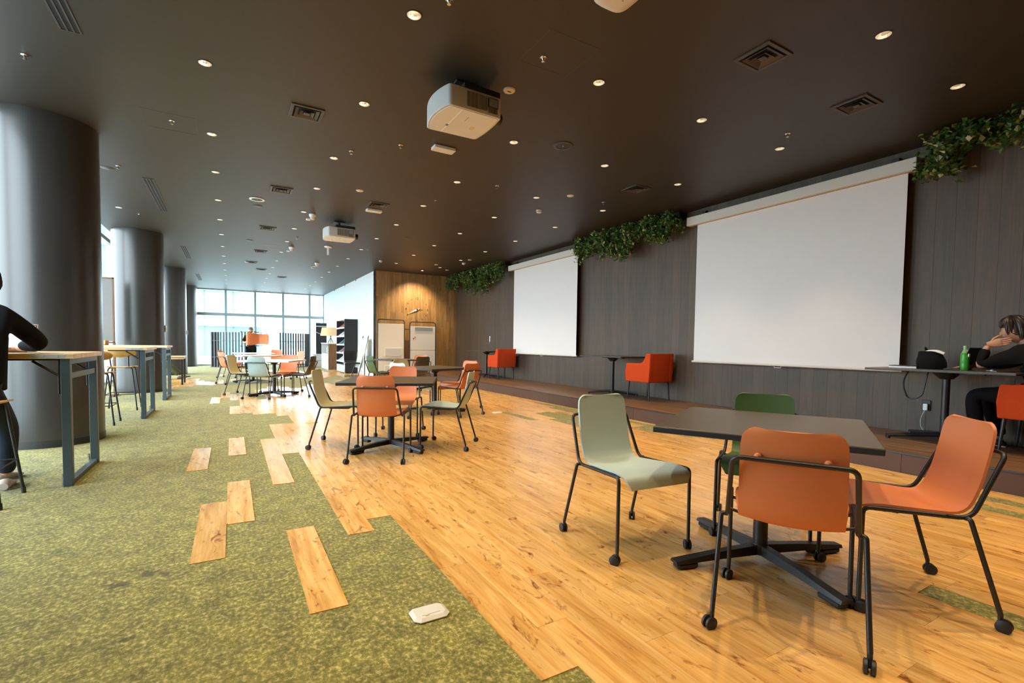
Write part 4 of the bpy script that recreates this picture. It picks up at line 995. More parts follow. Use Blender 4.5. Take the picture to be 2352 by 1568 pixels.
def speaker(x, y, lab, r, ringm, gm):
    t = thing('ceiling_speaker', lab, 'speaker', (x, y, H)); MB().lathe([(r, 0), (r, -.008), (r - .004, -.010), (r - .03, -.010), (r - .03, -.004)], 36, cap=False).obj('ring', ringm, t, 40); MB().lathe([(0, -.007), (r - .03, -.006), (r - .03, 0), (0, 0)], 36).obj('grille', gm, t, 60)
    MB().lathe([(0, -.012), (.008, -.011), (.008, -.006), (0, -.006)], 10).obj('centre_badge', M['greywhite'], t)
speaker(3.36, 4.68, 'dark round ceiling speaker above the middle of the room', .115, M['vent'], M['blackp']); speaker(.38, 9.08, 'round ceiling speaker with a white ring', .115, M['whitetop'], M['blackp'])
for (x, y, lab) in ((.41, 9.52, 'dark blank disc beside the white ringed speaker'), (-1.44, 8.57, 'dark blank disc near the window slot'), (.38, 12.84, 'dark blank disc far along the ceiling, before the fourth vent'), (3.36, 10.55, 'dark blank disc in the ceiling between projector and timber wall')):
    t = thing('ceiling_disc', lab, 'ceiling plate', (x, y, H)); MB().lathe([(0, -.006), (.075, -.005), (.08, 0), (0, 0)], 28).obj('plate', M['vent'], t, 60); MB().cyl((0, 0, -.0065), (0, 0, -.004), .006, 8).obj('screw', M['black'], t)
def access_point(x, y, lab, w=.265, h=.135):
    t = thing('wireless_access_point', lab, 'access point', (x, y, H), 0, 'flat white boxes on the ceiling')
    MB().prism(rrect(w, h, .012), -.034, -.004).obj('case', M['offwhite'], t); MB().box(-w / 2 + .02, w / 2 - .02, -h / 2 + .02, h / 2 - .02, -.004, 0).obj('mount_plate', M['black'], t)
access_point(2.20, 5.49, 'flat white wireless box on the ceiling below the near projector'); access_point(2.18, 8.66, 'flat white wireless box on the ceiling beside a square vent')
wd = thing('wireless_dome', 'rounded cream wireless unit with a green light at the top edge', 'access point', (2.15, 2.42, H))
pts = [(.135 * (abs(math.cos(a)) ** .55) * (1 if math.cos(a) > 0 else -1), .135 * (abs(math.sin(a)) ** .55) * (1 if math.sin(a) > 0 else -1)) for a in [2 * PI * j / 40 for j in range(40)]]
MB().prism([(p * .97, q * .97) for p, q in pts], -.07, 0).obj('base', M['greywhite'], wd)
m = MB(); m.add([(*p, -.076) for p in pts] + [(p[0], p[1], -.095) for p in pts] + [(p[0] * .88, p[1] * .88, -.112) for p in pts] + [(p[0] * .5, p[1] * .5, -.118) for p in pts],
      [((k + 1) * 40 + j, (k + 1) * 40 + (j + 1) % 40, k * 40 + (j + 1) % 40, k * 40 + j) for k in range(3) for j in range(40)] + [tuple(range(159, 119, -1)), tuple(range(0, 40))]); m.obj('cover', M['offwhite'], wd, 50)
MB().prism([(p * .99, q * .99) for p, q in pts], -.077, -.07).obj('seam', M['black'], wd)
MB().box(-.062, -.050, -.012, .012, -.1195, -.116).obj('status_light', M['led'], wd)
MB().box(.02, .05, -.03, -.02, -.1190, -.116).box(.025, .04, -.008, .004, -.1190, -.116).obj('printed_mark', M['trimwood'], wd)
rd = thing('round_cover', 'round orange lit ceiling sensor half behind the near projector', 'sensor', (2.215, 3.94, H)); MB().lathe([(0, -.016), (.05, -.014), (.056, -.004), (.056, 0), (0, 0)], 28).obj('cover', M['offwhite'], rd, 50); MB().box(-.018, .018, -.006, .006, -.019, -.014, .002).obj('sensor_slot', M['black'], rd)
# sprinkler heads and small sensors
SPK = MB().lathe([(.026, 0), (.026, -.004), (.012, -.008), (.010, -.03), (.014, -.034), (.014, -.037), (0, -.038)], 16).mesh('sprinkler_head', M['chrome'], 50)
SPP = MB().lathe([(.034, 0), (.034, -.003), (.026, -.0035), (.026, 0)], 18, cap=False).mesh('escutcheon', M['vent'], 50)
for i, (x, y, lab) in enumerate(((1.29, 3.14, 'next to the downlight at the top edge'), (-1.45, 5.55, 'before the nearest column'), (2.20, 3.36, 'by the ceiling hatch beyond the cream unit'), (1.28, 6.18, 'left of the flat white box'),
        (1.74, 5.68, 'by the hatch line left of the flat white box'), (5.23, 3.14, 'above the large screen'), (-1.30, 8.38, 'by the blank disc near the window'), (3.39, 6.36, 'in mid ceiling'), (2.90, 7.54, 'beside the middle ceiling row'),
        (-1.47, 11.37, 'above the second column'), (1.29, 11.93, 'beyond the far projector on the column side'), (2.95, 12.3, 'beyond the far projector on the wall side'), (5.24, 6.15, 'above the middle ivy'), (-.53, 6.36, 'at the ceiling hatch near the columns'))):
    t = thing('sprinkler', f'small sprinkler head {lab}', 'sprinkler', (x, y, H), 0, 'sprinkler heads'); place('sprinkler_head', SPK, t); place('escutcheon', SPP, t)
SMK = MB().lathe([(.052, 0), (.052, -.014), (.046, -.02), (.046, -.034), (.034, -.046), (0, -.048)], 24).mesh('detector_body', M['offwhite'], 40)
SMB = MB().lathe([(.0465, -.022), (.0465, -.030)], 24, cap=False).mesh('detector_slot', M['blackp'], 40)
for (x, y, lab) in ((4.62, 7.11, 'between the last two lights before the smaller screen'), (3.68, 13.85, 'before the timber wall top'), (5.82, 12.9, 'above the corner ivy'), (2.20, 16.25, 'far along by the white wall')):
    t = thing('smoke_detector', f'round smoke detector {lab}', 'smoke detector', (x, y, H), 0, 'smoke detectors'); place('detector_body', SMK, t); place('detector_slot', SMB, t)
for (x, y, lab) in ((4.58, 6.16, 'above the smaller screen side'), (1.72, 7.69, 'before the far projector'), (5.25, 13.6, 'by the corner ivy'), (5.92, 14.4, 'at the timber wall corner'), (5.73, 12.3, 'above the far platform end'), (.40, 16.4, 'large one near the glazing')):
    t = thing('round_sensor', f'flat round cream ceiling sensor {lab}', 'sensor', (x, y, H), 0, 'flat round ceiling sensors'); MB().lathe([(0, -.014), (.045, -.012), (.055, -.004), (.055, 0), (0, 0)], 24).obj('cover', M['offwhite'], t, 50); MB().box(-.012, .012, -.004, .004, -.0155, -.012, .001).obj('sensor_slot', M['trimwood'], t)
for (x, y, lab) in ((1.30, 9.6, 'nearer one, left of the far projector'), (1.30, 13.2, 'further one along the ceiling'), (2.2, 15.4, 'last one by the white wall')):
    t = thing('security_camera', f'white dome security camera, {lab}', 'camera', (x, y, H), 0, 'dome cameras'); MB().lathe([(.06, 0), (.06, -.03), (.05, -.045), (.045, -.05)], 24).obj('mount', M['whitetop'], t, 40)
    MB().lathe([(.045, -.05), (.043, -.075), (.03, -.095), (0, -.103)], 20).obj('dome', M['offwhite'], t, 60); MB().box(-.11, -.035, -.03, .03, -.115, -.085, .01).obj('side_unit', M['whitetop'], t)
bs = thing('hanging_bracket', 'white T shaped bracket hanging from the ceiling beyond the far projector', 'bracket', (2.06, 12.6, H)); MB().lathe([(.09, 0), (.085, -.02), (0, -.024)], 20).obj('ceiling_plate', M['whitetop'], bs, 40); MB().box(-.022, .022, -.022, .022, -.20, -.02, .004).obj('stem', M['whitetop'], bs)

# ------------------------------------------------------------------ projectors
def projector(label, x, y, z):
    t = thing('projector', label, 'projector', (x, y, z), 0, 'ceiling projectors'); h = .175
    def outline(g=0.0):
        o = []
        for i in range(13): a = -1 + 2 * i / 12; o.append((-.235 - .055 * (1 - a * a) + g, .275 * a * (1 - g * 2)))
        for i in range(9): a = 1 - 2 * i / 8; o.append((.262 + .02 * (1 - a * a) - g, .262 * a * (1 - g * 2)))
        q = fillet([(p[0], -p[1] if False else p[1], 0) for p in o], .045, 3, closed=True); return [(p.x, p.y) for p in q]
    a = outline(); n = len(a); b = outline(.006); 
    if sum(a[i][0] * a[(i + 1) % n][1] - a[(i + 1) % n][0] * a[i][1] for i in range(n)) < 0: a = a[::-1]; b = b[::-1]
    vs = [(*p, .004) for p in b] + [(*p, .010) for p in a] + [(*p, h) for p in a]
    MB().add(vs, [(k * n + i, k * n + (i + 1) % n, (k + 1) * n + (i + 1) % n, (k + 1) * n + i) for k in range(2) for i in range(n)] + [tuple(range(n - 1, -1, -1)), tuple(range(2 * n, 3 * n))]).obj('body', M['greywhite'], t, 40)
    MB().prism([(p * .94, q * .94) for p, q in b], 0, .0045).obj('lower_cover', M['offwhite'], t, 30)
    MB().prism([(max(p, -.10) * .99, q * .99) for p, q in a], h, h + .05).obj('rear_cap', M['blackp'], t, 30)
    MB().box(-.108, -.100, -.24, .24, -.0015, .001).obj('cover_strip', M['paper'], t); MB().box(-.128, -.100, .075, .11, -.006, .001, .003).obj('latch', M['steelblue'], t)
    g = MB(); yy = -.2755
    for i in range(3): g.box(-.075 + i * .038, -.045 + i * .038, yy, yy + .02, .03, h - .02)
    for i in range(4): g.box(.042 + i * .020, .053 + i * .020, yy, yy + .02, .03, h - .02)
    for i in range(3): g.box(.130 + i * .031, .155 + i * .031, yy, yy + .02, .02, .06)
    g.obj('vent_grille', M['ventbrown'], t, 0)
    p = MB().box(.126, .224, yy - .002, yy + .02, .072, .150, .002).obj('filter_frame', M['black'], t); MB().box(.132, .218, yy - .003, yy + .01, .078, .144, .001).obj('filter_window', M['steelblue'], p)
    MB().cyl((.27, -.10, .07), (.335, -.10, .07), .052, 24).obj('lens', M['black'], t)
    MB().box(-.06, .06, -.12, .12, h + .05, h + .075, .004).cyl((0, 0, h + .07), (0, 0, H - z), .03, 16).box(-.1, .1, -.1, .1, H - z - .012, H - z, .003).obj('ceiling_mount', M['black'], t)
    MB().box(-.005, .002, -.15, -.06, -.0012, .001).obj('printed_line', M['trimwood'], t); MB().box(.10, .135, .02, .075, -.0012, .001).obj('printed_mark', M['ashtop'], t)
projector('large white ceiling projector near the camera with a warm lit underside', 1.83, 4.12, 3.145)
projector('white ceiling projector further away over the third table', 1.83, 9.97, 3.145)
# ------------------------------------------------------------------ people
def skin_mesh(nodes, edges, root, sub=2):
    """nodes {name: ((x,y,z), radius or (rx,ry))} -> smooth limb surface from a skin modifier, as a mesh"""
    names = list(nodes); ix = {k: i for i, k in enumerate(names)}
    me = bpy.data.meshes.new('skin'); me.from_pydata([nodes[k][0] for k in names], [(ix[a], ix[b]) for a, b in edges], [])
    o = bpy.data.objects.new('skin', me); COL.objects.link(o)
    o.modifiers.new('skin', 'SKIN').use_smooth_shade = True
    if not me.skin_vertices:
        import bmesh
        bm = bmesh.new(); bm.from_mesh(me); bm.verts.layers.skin.verify(); bm.to_mesh(me); bm.free()
    for i, k in enumerate(names):
        r = nodes[k][1]; sv = me.skin_vertices[0].data[i]; sv.radius = r if isinstance(r, tuple) else (r, r); sv.use_root = k in (root if isinstance(root, tuple) else (root,))
    if sub: ss = o.modifiers.new('sub', 'SUBSURF'); ss.levels = sub; ss.render_levels = sub
    dg = bpy.context.evaluated_depsgraph_get(); ev = o.evaluated_get(dg); m2 = ev.to_mesh()
    vs = [tuple(v.co) for v in m2.vertices]; fs = [tuple(p.vertices) for p in m2.polygons]; ev.to_mesh_clear()
    bpy.data.objects.remove(o); bpy.data.meshes.remove(me); return vs, fs
def sk(mb, nodes, edges, root, sub=2): v, f = skin_mesh(nodes, edges, root, sub); return mb.add(v, f)
def head_mb(mb, Mx, s=1.0):
    """face looks along local +Y; origin at the head centre"""
    nu, nv = 24, 18; vs, fs = [], []
    for j in range(nv + 1):
        th = PI * j / nv
        for i in range(nu):
            ph = 2 * PI * i / nu; x, y, z = math.sin(th) * math.cos(ph), math.sin(th) * math.sin(ph), math.cos(th)
            px, py, pz = x * .074, y * .096, z * .118
            if z < -.1: k = (-z - .1); px *= 1 - .30 * k; py *= 1 - (.24 * k if y > 0 else .42 * k)
            if y > .80 and -.34 < z < .12: py += .020 * math.exp(-(x / .16) ** 2) * (1 - (z + .18) ** 2 * 6 if abs(z + .18) < .4 else 0)   # nose
            if y > .6 and abs(z - .06) < .12: py -= .009 * (math.exp(-((abs(x) - .36) / .16) ** 2))                                   # eye sockets
            if y > .6 and abs(z + .52) < .08: py += .005 * math.exp(-(x / .3) ** 2)                                                 # lips
            if abs(x) > .88 and abs(z + .05) < .3 and y < .3: px *= 1.13                                                             # ears
            vs.append((px * s, py * s, pz * s))
    for j in range(nv):
        for i in range(nu): fs.append((j * nu + i, (j + 1) * nu + i, (j + 1) * nu + (i + 1) % nu, j * nu + (i + 1) % nu))
    mb.add(vs, fs, Mx)
def hair_mb(Mx, s=1.0, low=-.25, front=.30, puff=1.10, seed=1):
    mb = MB(); rs = random.Random(seed); nu, nv = 28, 14; vs, fs = [], []
    for j in range(nv + 1):
        for i in range(nu):
            ph = 2 * PI * i / nu; y0 = math.sin(ph); end = math.acos(max(-1, min(1, front if y0 > .45 else low + (front - low) * max(0, (y0 + .1) / .55) ** 2)))
            th = end * j / nv; x, y, z = math.sin(th) * math.cos(ph), math.sin(th) * math.sin(ph), math.cos(th)
            q = puff + .03 * math.sin(ph * 9 + j) + rs.uniform(-.012, .012)
            vs.append((x * .078 * q * s, (y * .099 - .004) * q * s, (z * .121 + .004) * q * s))
    for j in range(nv):
        for i in range(nu): fs.append((j * nu + i, (j + 1) * nu + i, (j + 1) * nu + (i + 1) % nu, j * nu + (i + 1) % nu))
    return mb.add(vs, fs, Mx)
def hand(mb, wrist, aim, palm, curl=.5, side=1, s=1.0):
    """palm plus five bent fingers; aim = finger direction, palm = palm normal, side = +1 thumb towards aim x palm"""
    a = Vector(aim).normalized(); n = Vector(palm); n = (n - a * n.dot(a)).normalized(); t = a.cross(n) * side; w = Vector(wrist)
    vs, fs = [], []
    for (u, hw, hn) in ((-.012, .020, .019), (.0, .023, .019), (.03, .034, .019), (.06, .040, .017), (.085, .040, .013), (.094, .034, .008)):      # palm
        for j in range(14): q = 2 * PI * j / 14; vs.append(w + a * u * s + t * (math.cos(q) * hw * s) + n * (math.sin(q) * hn * s))
    for i in range(5):
        for j in range(14): fs.append((i * 14 + j, i * 14 + (j + 1) % 14, i * 14 + 14 + (j + 1) % 14, i * 14 + 14 + j))
    fs += [tuple(range(13, -1, -1)), tuple(range(70, 84))]
    mb.add(vs, fs if side > 0 else [f[::-1] for f in fs])
    for i, (o, l) in enumerate(((.027, .070), (.009, .080), (-.009, .074), (-.026, .058))):
        p0 = w + a * .066 * s + t * o * s; d = a; pts = [p0]; k = p0 + a * .020 * s; pts.append(k)
        for q in range(3):
            c = curl * (.35 + .3 * q); d = (a * math.cos(c) + n * math.sin(c)).normalized(); k = k + d * l * s * (.45, .32, .23)[q]; pts.append(k)
        sk(mb, {str(j): (tuple(p), (.0085, .0085, .0082, .0076, .0066)[j] * s) for j, p in enumerate(pts)}, [(str(j), str(j + 1)) for j in range(4)], '0', 1)
    p0 = w + a * .026 * s + t * .022 * s; pts = [p0, p0 + (a * .6 + t * .8) * .030 * s, p0 + (a * .85 + t * .65 + n * .15) * .060 * s, p0 + (a * 1.0 + t * .55 + n * .3) * .082 * s]
    sk(mb, {str(j): (tuple(p), (.0125, .0105, .0095, .0078)[j] * s) for j, p in enumerate(pts)}, [(str(j), str(j + 1)) for j in range(3)], '0', 1)
def locks(mb, Mx, n, seed, back=2.25, sidea=1.75, front=1.12, r=.015):
    rs = random.Random(seed)
    for k in range(n):
        ph = 2 * PI * (k + rs.random()) / n * 1.0; y = math.sin(ph); e = (front if y > .55 else (sidea if y > -.2 else back)) * rs.uniform(.86, 1.06); P = []
        t0 = rs.uniform(.0, .5); dph = rs.uniform(-.25, .25); lift = rs.uniform(1.07, 1.19)
        for i in range(7):
            th = t0 + (e - t0) * i / 6; p = ph + dph * i / 6; q = lift + .05 * math.sin(i * .9 + k)
            P.append(Mx @ Vector((math.sin(th) * math.cos(p) * .078 * q, math.sin(th) * math.sin(p) * .098 * q - .003, math.cos(th) * .120 * q)))
        mb.tube(P, [r * .8, r, r * 1.05, r, r * .85, r * .6, r * .15], 6, flat=.55)
    return mb
def shoe_mb(heel, toe, w=.045, h=.07):
    hv, tv = Vector(heel), Vector(toe); d = (tv - hv); L = d.length; d.normalize(); mb = MB()
    sd_ = Vector((0, 0, 1)).cross(d); P = []
    for (u, ww, z) in ((0, .6, .75), (.06, .85, 1.0), (.25, .95, 1.1), (.45, .95, .95), (.65, 1.08, .66), (.85, 1.0, .5), (.97, .7, .38), (1.0, .35, .25)):
        c = hv + d * (L * u); P.append([tuple(c + sd_ * (math.cos(a) * w * ww) + Vector((0, 0, max(0, (.5 + .5 * math.sin(a)))  * h * z))) for a in [2 * PI * j / 14 for j in range(15)]])
    mb.grid(P); mb.add([p for p in P[0][:-1]], [tuple(range(13, -1, -1))]); mb.add([p for p in P[-1][:-1]], [tuple(range(14))]); return mb

# person leaning at the nearest high table (mostly outside the frame)
def V(*a): return tuple(a)
p1 = thing('person', 'person in a black jacket and dark jeans leaning on the nearest high table', 'person')
b = MB(); HT = 1.031
body1 = {'pel': ((-1.60, 4.76, .80), .10), 'wst': ((-1.60, 4.79, .98), .105), 'cst': ((-1.60, 4.90, 1.20), .125), 'nck': ((-1.60, 5.02, 1.39), .05), 'hd': ((-1.60, 5.07, 1.47), .05),
  'sr': ((-1.45, 4.93, 1.32), .035), 'er': ((-1.275, 5.08, 1.085), .038), 'wr': ((-1.47, 5.28, 1.065), .027), 'sl': ((-1.77, 4.93, 1.32), .035), 'el': ((-1.93, 5.10, 1.09), .038), 'wl': ((-1.75, 5.30, 1.065), .027),
  'hr': ((-1.51, 4.78, .77), .085), 'kr': ((-1.47, 5.02, .47), .058), 'ar': ((-1.49, 5.05, .10), .038), 'hl': ((-1.69, 4.78, .77), .085), 'kl': ((-1.66, 5.10, .49), .058), 'al': ((-1.60, 5.33, .12), .038)}
E1 = [('pel', 'wst'), ('wst', 'cst'), ('cst', 'nck'), ('nck', 'hd'), ('cst', 'sr'), ('sr', 'er'), ('er', 'wr'), ('cst', 'sl'), ('sl', 'el'), ('el', 'wl'), ('pel', 'hr'), ('hr', 'kr'), ('kr', 'ar'), ('pel', 'hl'), ('hl', 'kl'), ('kl', 'al')]
sk(b, body1, E1, 'pel'); head_mb(b, TR(-1.60, 5.12, 1.55, 0, -.25)); hand(b, (-1.47, 5.28, 1.062), (-1, .35, -.03), (0, 0, -1), .25, 1); hand(b, (-1.75, 5.30, 1.062), (1, .35, -.03), (0, 0, -1), .25, -1)
b.obj('body', M['skin'], p1, 80)
locks(hair_mb(TR(-1.60, 5.12, 1.55, 0, -.25), puff=1.05), TR(-1.60, 5.12, 1.55, 0, -.25), 70, 2).obj('hair', M['hair'], p1, 80)
def inflate(nodes, keys, g): return {k: (nodes[k][0], (nodes[k][1] + g) if not isinstance(nodes[k][1], tuple) else tuple(q + g for q in nodes[k][1])) for k in keys}
jk = inflate(body1, ('wst', 'cst', 'sr', 'er', 'wr', 'sl', 'el', 'wl'), .018); jk['er'] = (body1['er'][0], .055); jk['el'] = (body1['el'][0], .055); jk['hem'] = ((-1.58, 4.80, .76), .205); jk['wst'] = ((-1.585, 4.83, .98), .195); jk['cst'] = ((-1.59, 4.90, 1.20), .185); jk['sr'] = ((-1.44, 4.94, 1.31), .085); jk['sl'] = ((-1.76, 4.94, 1.31), .085); jk['col'] = ((-1.60, 5.0, 1.36), .07)
jk['er'] = ((-1.275, 5.08, 1.10), .066); jk['wr'] = ((-1.44, 5.25, 1.082), .04); jk['wl'] = ((-1.78, 5.27, 1.082), .04)
sk(MB(), jk, [('hem', 'wst'), ('wst', 'cst'), ('cst', 'col'), ('cst', 'sr'), ('sr', 'er'), ('er', 'wr'), ('cst', 'sl'), ('sl', 'el'), ('el', 'wl')], 'wst').obj('jacket', M['jacket'], p1, 80)
tz = inflate(body1, ('pel', 'hr', 'kr', 'hl', 'kl'), .02); tz['ar'] = ((-1.49, 5.05, .11), .058); tz['al'] = ((-1.60, 5.32, .13), .055)
sk(MB(), tz, [('pel', 'hr'), ('hr', 'kr'), ('kr', 'ar'), ('pel', 'hl'), ('hl', 'kl'), ('kl', 'al')], 'pel').obj('trousers', M['denim'], p1, 80)
shoe_mb((-1.49, 4.99, .004), (-1.52, 5.24, .004)).obj('shoe', M['shoe'], p1, 60); shoe_mb((-1.62, 5.28, .004), (-1.54, 5.52, .004)).obj('shoe', M['shoe'], p1, 60)

# person seated in the red armchair on the platform
p2 = thing('person', 'person in black seated in the red armchair, cheek resting on one hand', 'person')
b = MB(); z0 = PF
body2 = {'pel': ((6.545, 1.36, z0 + .545), .11), 'wst': ((6.545, 1.40, z0 + .70), .10), 'cst': ((6.53, 1.46, z0 + .90), .12), 'nck': ((6.51, 1.53, z0 + 1.04), .045), 'hd': ((6.50, 1.57, z0 + 1.10), .045),
  'sr': ((6.37, 1.48, z0 + .95), .035), 'er': ((6.30, 1.80, .994), .040), 'wr': ((6.335, 1.745, 1.205), .026), 'sl': ((6.69, 1.49, z0 + .95), .035), 'el': ((6.72, 1.72, 1.0), .04), 'wl': ((6.60, 1.93, 1.00), .026),
  'hr': ((6.455, 1.40, z0 + .53), .085), 'kr': ((6.40, 1.86, z0 + .53), .060), 'ar': ((6.40, 1.80, z0 + .10), .04), 'hl': ((6.635, 1.40, z0 + .53), .085), 'kl': ((6.66, 1.84, z0 + .53), .06), 'al': ((6.64, 1.70, z0 + .10), .04)}
sk(b, body2, E1, 'pel'); HX = TR(6.485, 1.60, z0 + 1.155, .12, -.22)
head_mb(b, HX); hand(b, (6.338, 1.742, 1.215), (.20, -.95, .22), (.9, .2, .1), .30, 1, 1.0); hand(b, (6.60, 1.93, .990), (-.3, .9, -.1), (0, 0, -1), .3, -1, .95)
b.obj('body', M['skin'], p2, 80); locks(hair_mb(HX, 1.0, -.45, .30, 1.06, 5), HX, 84, 5).obj('hair', M['hair'], p2, 80)
jk = inflate(body2, ('pel', 'wst', 'cst', 'sr', 'er', 'sl', 'el'), .022); jk['wr'] = ((6.33, 1.752, 1.178), .043); jk['wl'] = ((6.62, 1.90, 1.012), .042); jk['er'] = ((6.30, 1.79, 1.012), .055); jk['el'] = ((6.72, 1.72, 1.015), .055)
jk['cst'] = (body2['cst'][0], .155); jk['wst'] = (body2['wst'][0], .14); jk['col'] = ((6.512, 1.515, z0 + 1.045), .082); jk['sr'] = ((6.37, 1.47, z0 + .955), .088); jk['sl'] = ((6.69, 1.48, z0 + .955), .088); jk['pel'] = ((6.545, 1.37, z0 + .58), .145)
sk(MB(), jk, [('pel', 'wst'), ('wst', 'cst'), ('cst', 'col'), ('cst', 'sr'), ('sr', 'er'), ('er', 'wr'), ('cst', 'sl'), ('sl', 'el'), ('el', 'wl')], 'wst').obj('jacket', M['jacket'], p2, 80)
tz = inflate(body2, ('pel', 'hr', 'kr', 'hl', 'kl', 'ar', 'al'), .018)
sk(MB(), tz, [('pel', 'hr'), ('hr', 'kr'), ('kr', 'ar'), ('pel', 'hl'), ('hl', 'kl'), ('kl', 'al')], 'pel').obj('trousers', M['blackcloth'], p2, 80)
for (h_, t_) in (((6.40, 1.75, z0 + .002), (6.36, 2.02, z0 + .002)), ((6.64, 1.66, z0 + .002), (6.62, 1.93, z0 + .002))):
    s_ = shoe_mb(h_, t_).obj('shoe', M['blackp'], p2, 60); shoe_mb((h_[0], h_[1] - .004, z0 + .001), (t_[0], t_[1] + .006, z0 + .001), .049, .02).obj('sole', M['paper'], s_, 60)
    MB().tube([(h_[0] - .047, h_[1] + .08, z0 + .03), (h_[0] - .05, h_[1] + .16, z0 + .042), (h_[0] - .046, h_[1] + .2, z0 + .03)], .008, 6).obj('side_stripe', M['redplastic'], s_, 60)

# person standing far off before the glazing, holding an orange chair
p3 = thing('person', 'person in a black T shirt standing before the far glazing, holding an orange chair', 'person', (.60, 20.0, 0), PI)
b = MB()
body3 = {'pel': ((0, 0, .88), .11), 'wst': ((0, 0, 1.02), .11), 'cst': ((0, 0, 1.20), .125), 'nck': ((0, .01, 1.37), .045), 'hd': ((0, .03, 1.43), .045), 'sr': ((.17, 0, 1.29), .05), 'er': ((.24, .05, 1.04), .038), 'wr': ((.16, .24, 1.10), .026),
  'sl': ((-.17, 0, 1.29), .05), 'el': ((-.23, .07, 1.04), .038), 'wl': ((-.18, .27, 1.12), .026), 'hr': ((.09, 0, .84), .09), 'kr': ((.10, .02, .46), .06), 'ar': ((.10, -.01, .09), .04), 'hl': ((-.09, 0, .84), .09), 'kl': ((-.10, .02, .46), .06), 'al': ((-.10, -.01, .09), .04)}
sk(b, body3, E1, 'pel'); HX = TR(0, .05, 1.515, 0, -.3); head_mb(b, HX)
hand(b, (.16, .24, 1.10), (-.3, 1, .1), (-1, 0, 0), .9, 1); hand(b, (-.18, .27, 1.12), (.2, 1, .1), (1, 0, 0), .9, -1); b.obj('body', M['skin'], p3, 80)
hair_mb(HX, 1.0, -.1, .42, 1.06, 8).obj('hair', M['greyhair'], p3, 80)
ts = inflate(body3, ('wst', 'cst', 'sr', 'sl'), .025); ts['cst'] = (body3['cst'][0], .15); ts['wst'] = (body3['wst'][0], .14); ts['hem'] = ((0, 0, .86), .155); ts['r'] = ((.225, .04, 1.11), .062); ts['l'] = ((-.22, .05, 1.11), .062)
sk(MB(), ts, [('hem', 'wst'), ('wst', 'cst'), ('cst', 'sr'), ('sr', 'r'), ('cst', 'sl'), ('sl', 'l')], 'wst').obj('t_shirt', M['jacket'], p3, 80)
tz = inflate(body3, ('pel', 'hr', 'kr', 'hl', 'kl', 'ar', 'al'), .02); sk(MB(), tz, [('pel', 'hr'), ('hr', 'kr'), ('kr', 'ar'), ('pel', 'hl'), ('hl', 'kl'), ('kl', 'al')], 'pel').obj('trousers', M['blackcloth'], p3, 80)
for s in (-1, 1): shoe_mb((s * .10, -.07, .004), (s * .12, .19, .004)).obj('shoe', M['darkshoe'], p3, 60)
hc = chair('orange', 0, 0, 1, 0, 'orange shell chair lifted sideways in the hands of the standing person', None)
Yv = Vector((-.85, -.5, 0)).normalized(); Zv = Vector((.5, -.85, 0)).normalized(); c0 = Vector((.70, 19.42, 1.21)) - Zv * .46
hm = Matrix(((0, Yv.x, Zv.x, c0.x), (0, Yv.y, Zv.y, c0.y), (1, 0, 0, c0.z), (0, 0, 0, 1))); hc.location = c0; hc.rotation_euler = hm.to_euler()

# person seated by the low table, legs stretched out
p4 = thing('person', 'person in olive trousers seated with legs stretched out behind the low pale table', 'person')
b = MB(); q = {'pel': ((-2.05, 17.0, .50), .11), 'wst': ((-2.10, 17.0, .66), .11), 'cst': ((-2.10, 17.0, .88), .125), 'nck': ((-2.07, 17.0, 1.03), .045), 'hd': ((-2.05, 17.0, 1.08), .045), 'sr': ((-2.08, 16.82, .95), .05), 'er': ((-1.95, 16.72, .74), .04), 'wr': ((-1.72, 16.80, .72), .026),
  'sl': ((-2.08, 17.18, .95), .05), 'el': ((-1.95, 17.26, .74), .04), 'wl': ((-1.72, 17.2, .72), .026), 'hr': ((-2.0, 16.9, .48), .09), 'kr': ((-1.62, 16.88, .44), .062), 'ar': ((-1.34, 16.9, .12), .04), 'hl': ((-2.0, 17.1, .48), .09), 'kl': ((-1.62, 17.14, .45), .062), 'al': ((-1.28, 17.12, .12), .04)}
sk(b, q, E1, 'pel'); HX = TR(-2.02, 17.0, 1.16, -PI / 2, -.2); head_mb(b, HX); hand(b, (-1.72, 16.8, .72), (1, .1, 0), (0, 0, -1), .3, 1); hand(b, (-1.72, 17.2, .72), (1, -.1, 0), (0, 0, -1), .3, -1); b.obj('body', M['skin'], p4, 80)
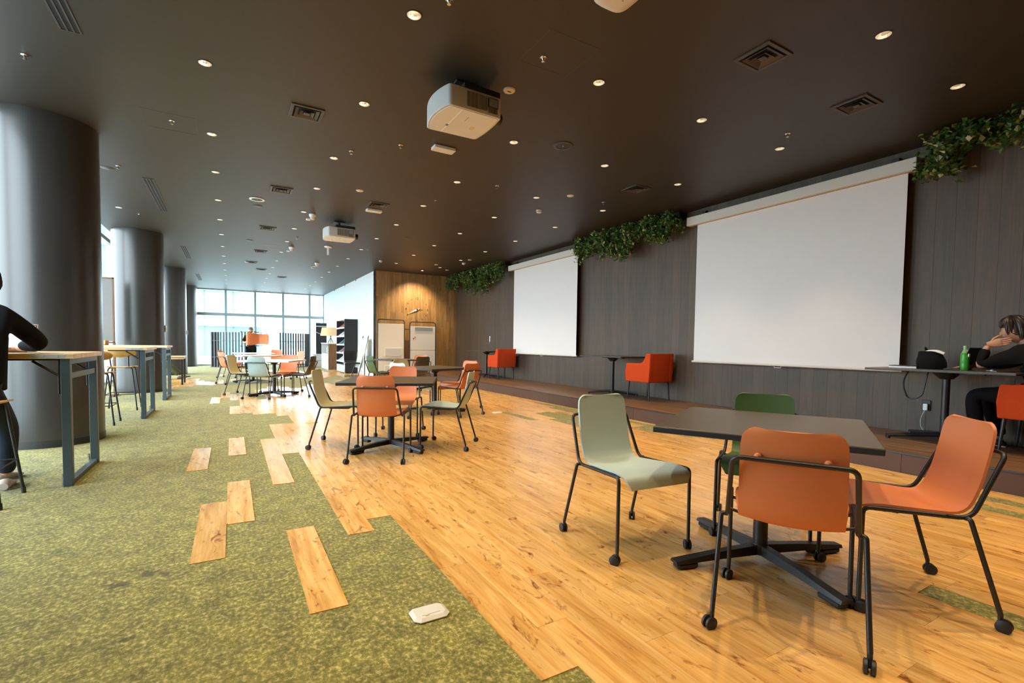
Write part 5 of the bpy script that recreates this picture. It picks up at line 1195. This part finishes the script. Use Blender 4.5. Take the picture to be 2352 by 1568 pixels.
locks(hair_mb(HX, 1.0, -.2, .35, 1.05, 3), HX, 60, 9).obj('hair', M['hair'], p4, 80)
jk = inflate(q, ('wst', 'cst', 'sr', 'er', 'sl', 'el'), .022); jk['wr'] = ((-1.76, 16.8, .722), .038); jk['wl'] = ((-1.76, 17.2, .722), .038); jk['pel'] = ((-2.06, 17, .53), .14); jk['col'] = ((-2.08, 17.0, 1.0), .065)
sk(MB(), jk, [('pel', 'wst'), ('wst', 'cst'), ('cst', 'col'), ('cst', 'sr'), ('sr', 'er'), ('er', 'wr'), ('cst', 'sl'), ('sl', 'el'), ('el', 'wl')], 'wst').obj('jacket', M['jacket'], p4, 80)
tz = inflate(q, ('pel', 'hr', 'kr', 'hl', 'kl', 'ar', 'al'), .02); sk(MB(), tz, [('pel', 'hr'), ('hr', 'kr'), ('kr', 'ar'), ('pel', 'hl'), ('hl', 'kl'), ('kl', 'al')], 'pel').obj('trousers', M['olivecloth'], p4, 80)
shoe_mb((-1.37, 16.9, .004), (-1.12, 16.86, .06), .045, .08).obj('shoe', M['darkshoe'], p4, 60); shoe_mb((-1.31, 17.12, .004), (-1.06, 17.1, .06), .045, .08).obj('shoe', M['darkshoe'], p4, 60)
ot = thing('pouf', 'dark low pouf under the person with olive trousers', 'pouf', (-2.06, 17.0, 0)); MB().lathe([(.27, 0), (.29, .03), (.29, .33), (.26, .36), (0, .365)], 28).obj('cushion', M['blackp'], ot, 60); MB().lathe([(.292, .17), (.296, .18), (.292, .19)], 28, cap=False).obj('piping', M['black'], ot, 60)

# final touch: bring every name and label into the property set of the setting
for o in list(COL.objects):
    if o.parent is None and o.get('kind') == 'structure' and 'label' in o and o.name.startswith('column'): o['label'] = {0: 'nearest round charcoal column at the left, high table before it', 1: 'second round charcoal column, a white panel on its side', 2: 'third round charcoal column, narrow in view', 3: 'farthest round column, lit by the far glazing'}[(lambda y: min(range(4), key=lambda i: abs((7.2, 13.3, 19.4, 25.2)[i] - y)))(o.location.y)]
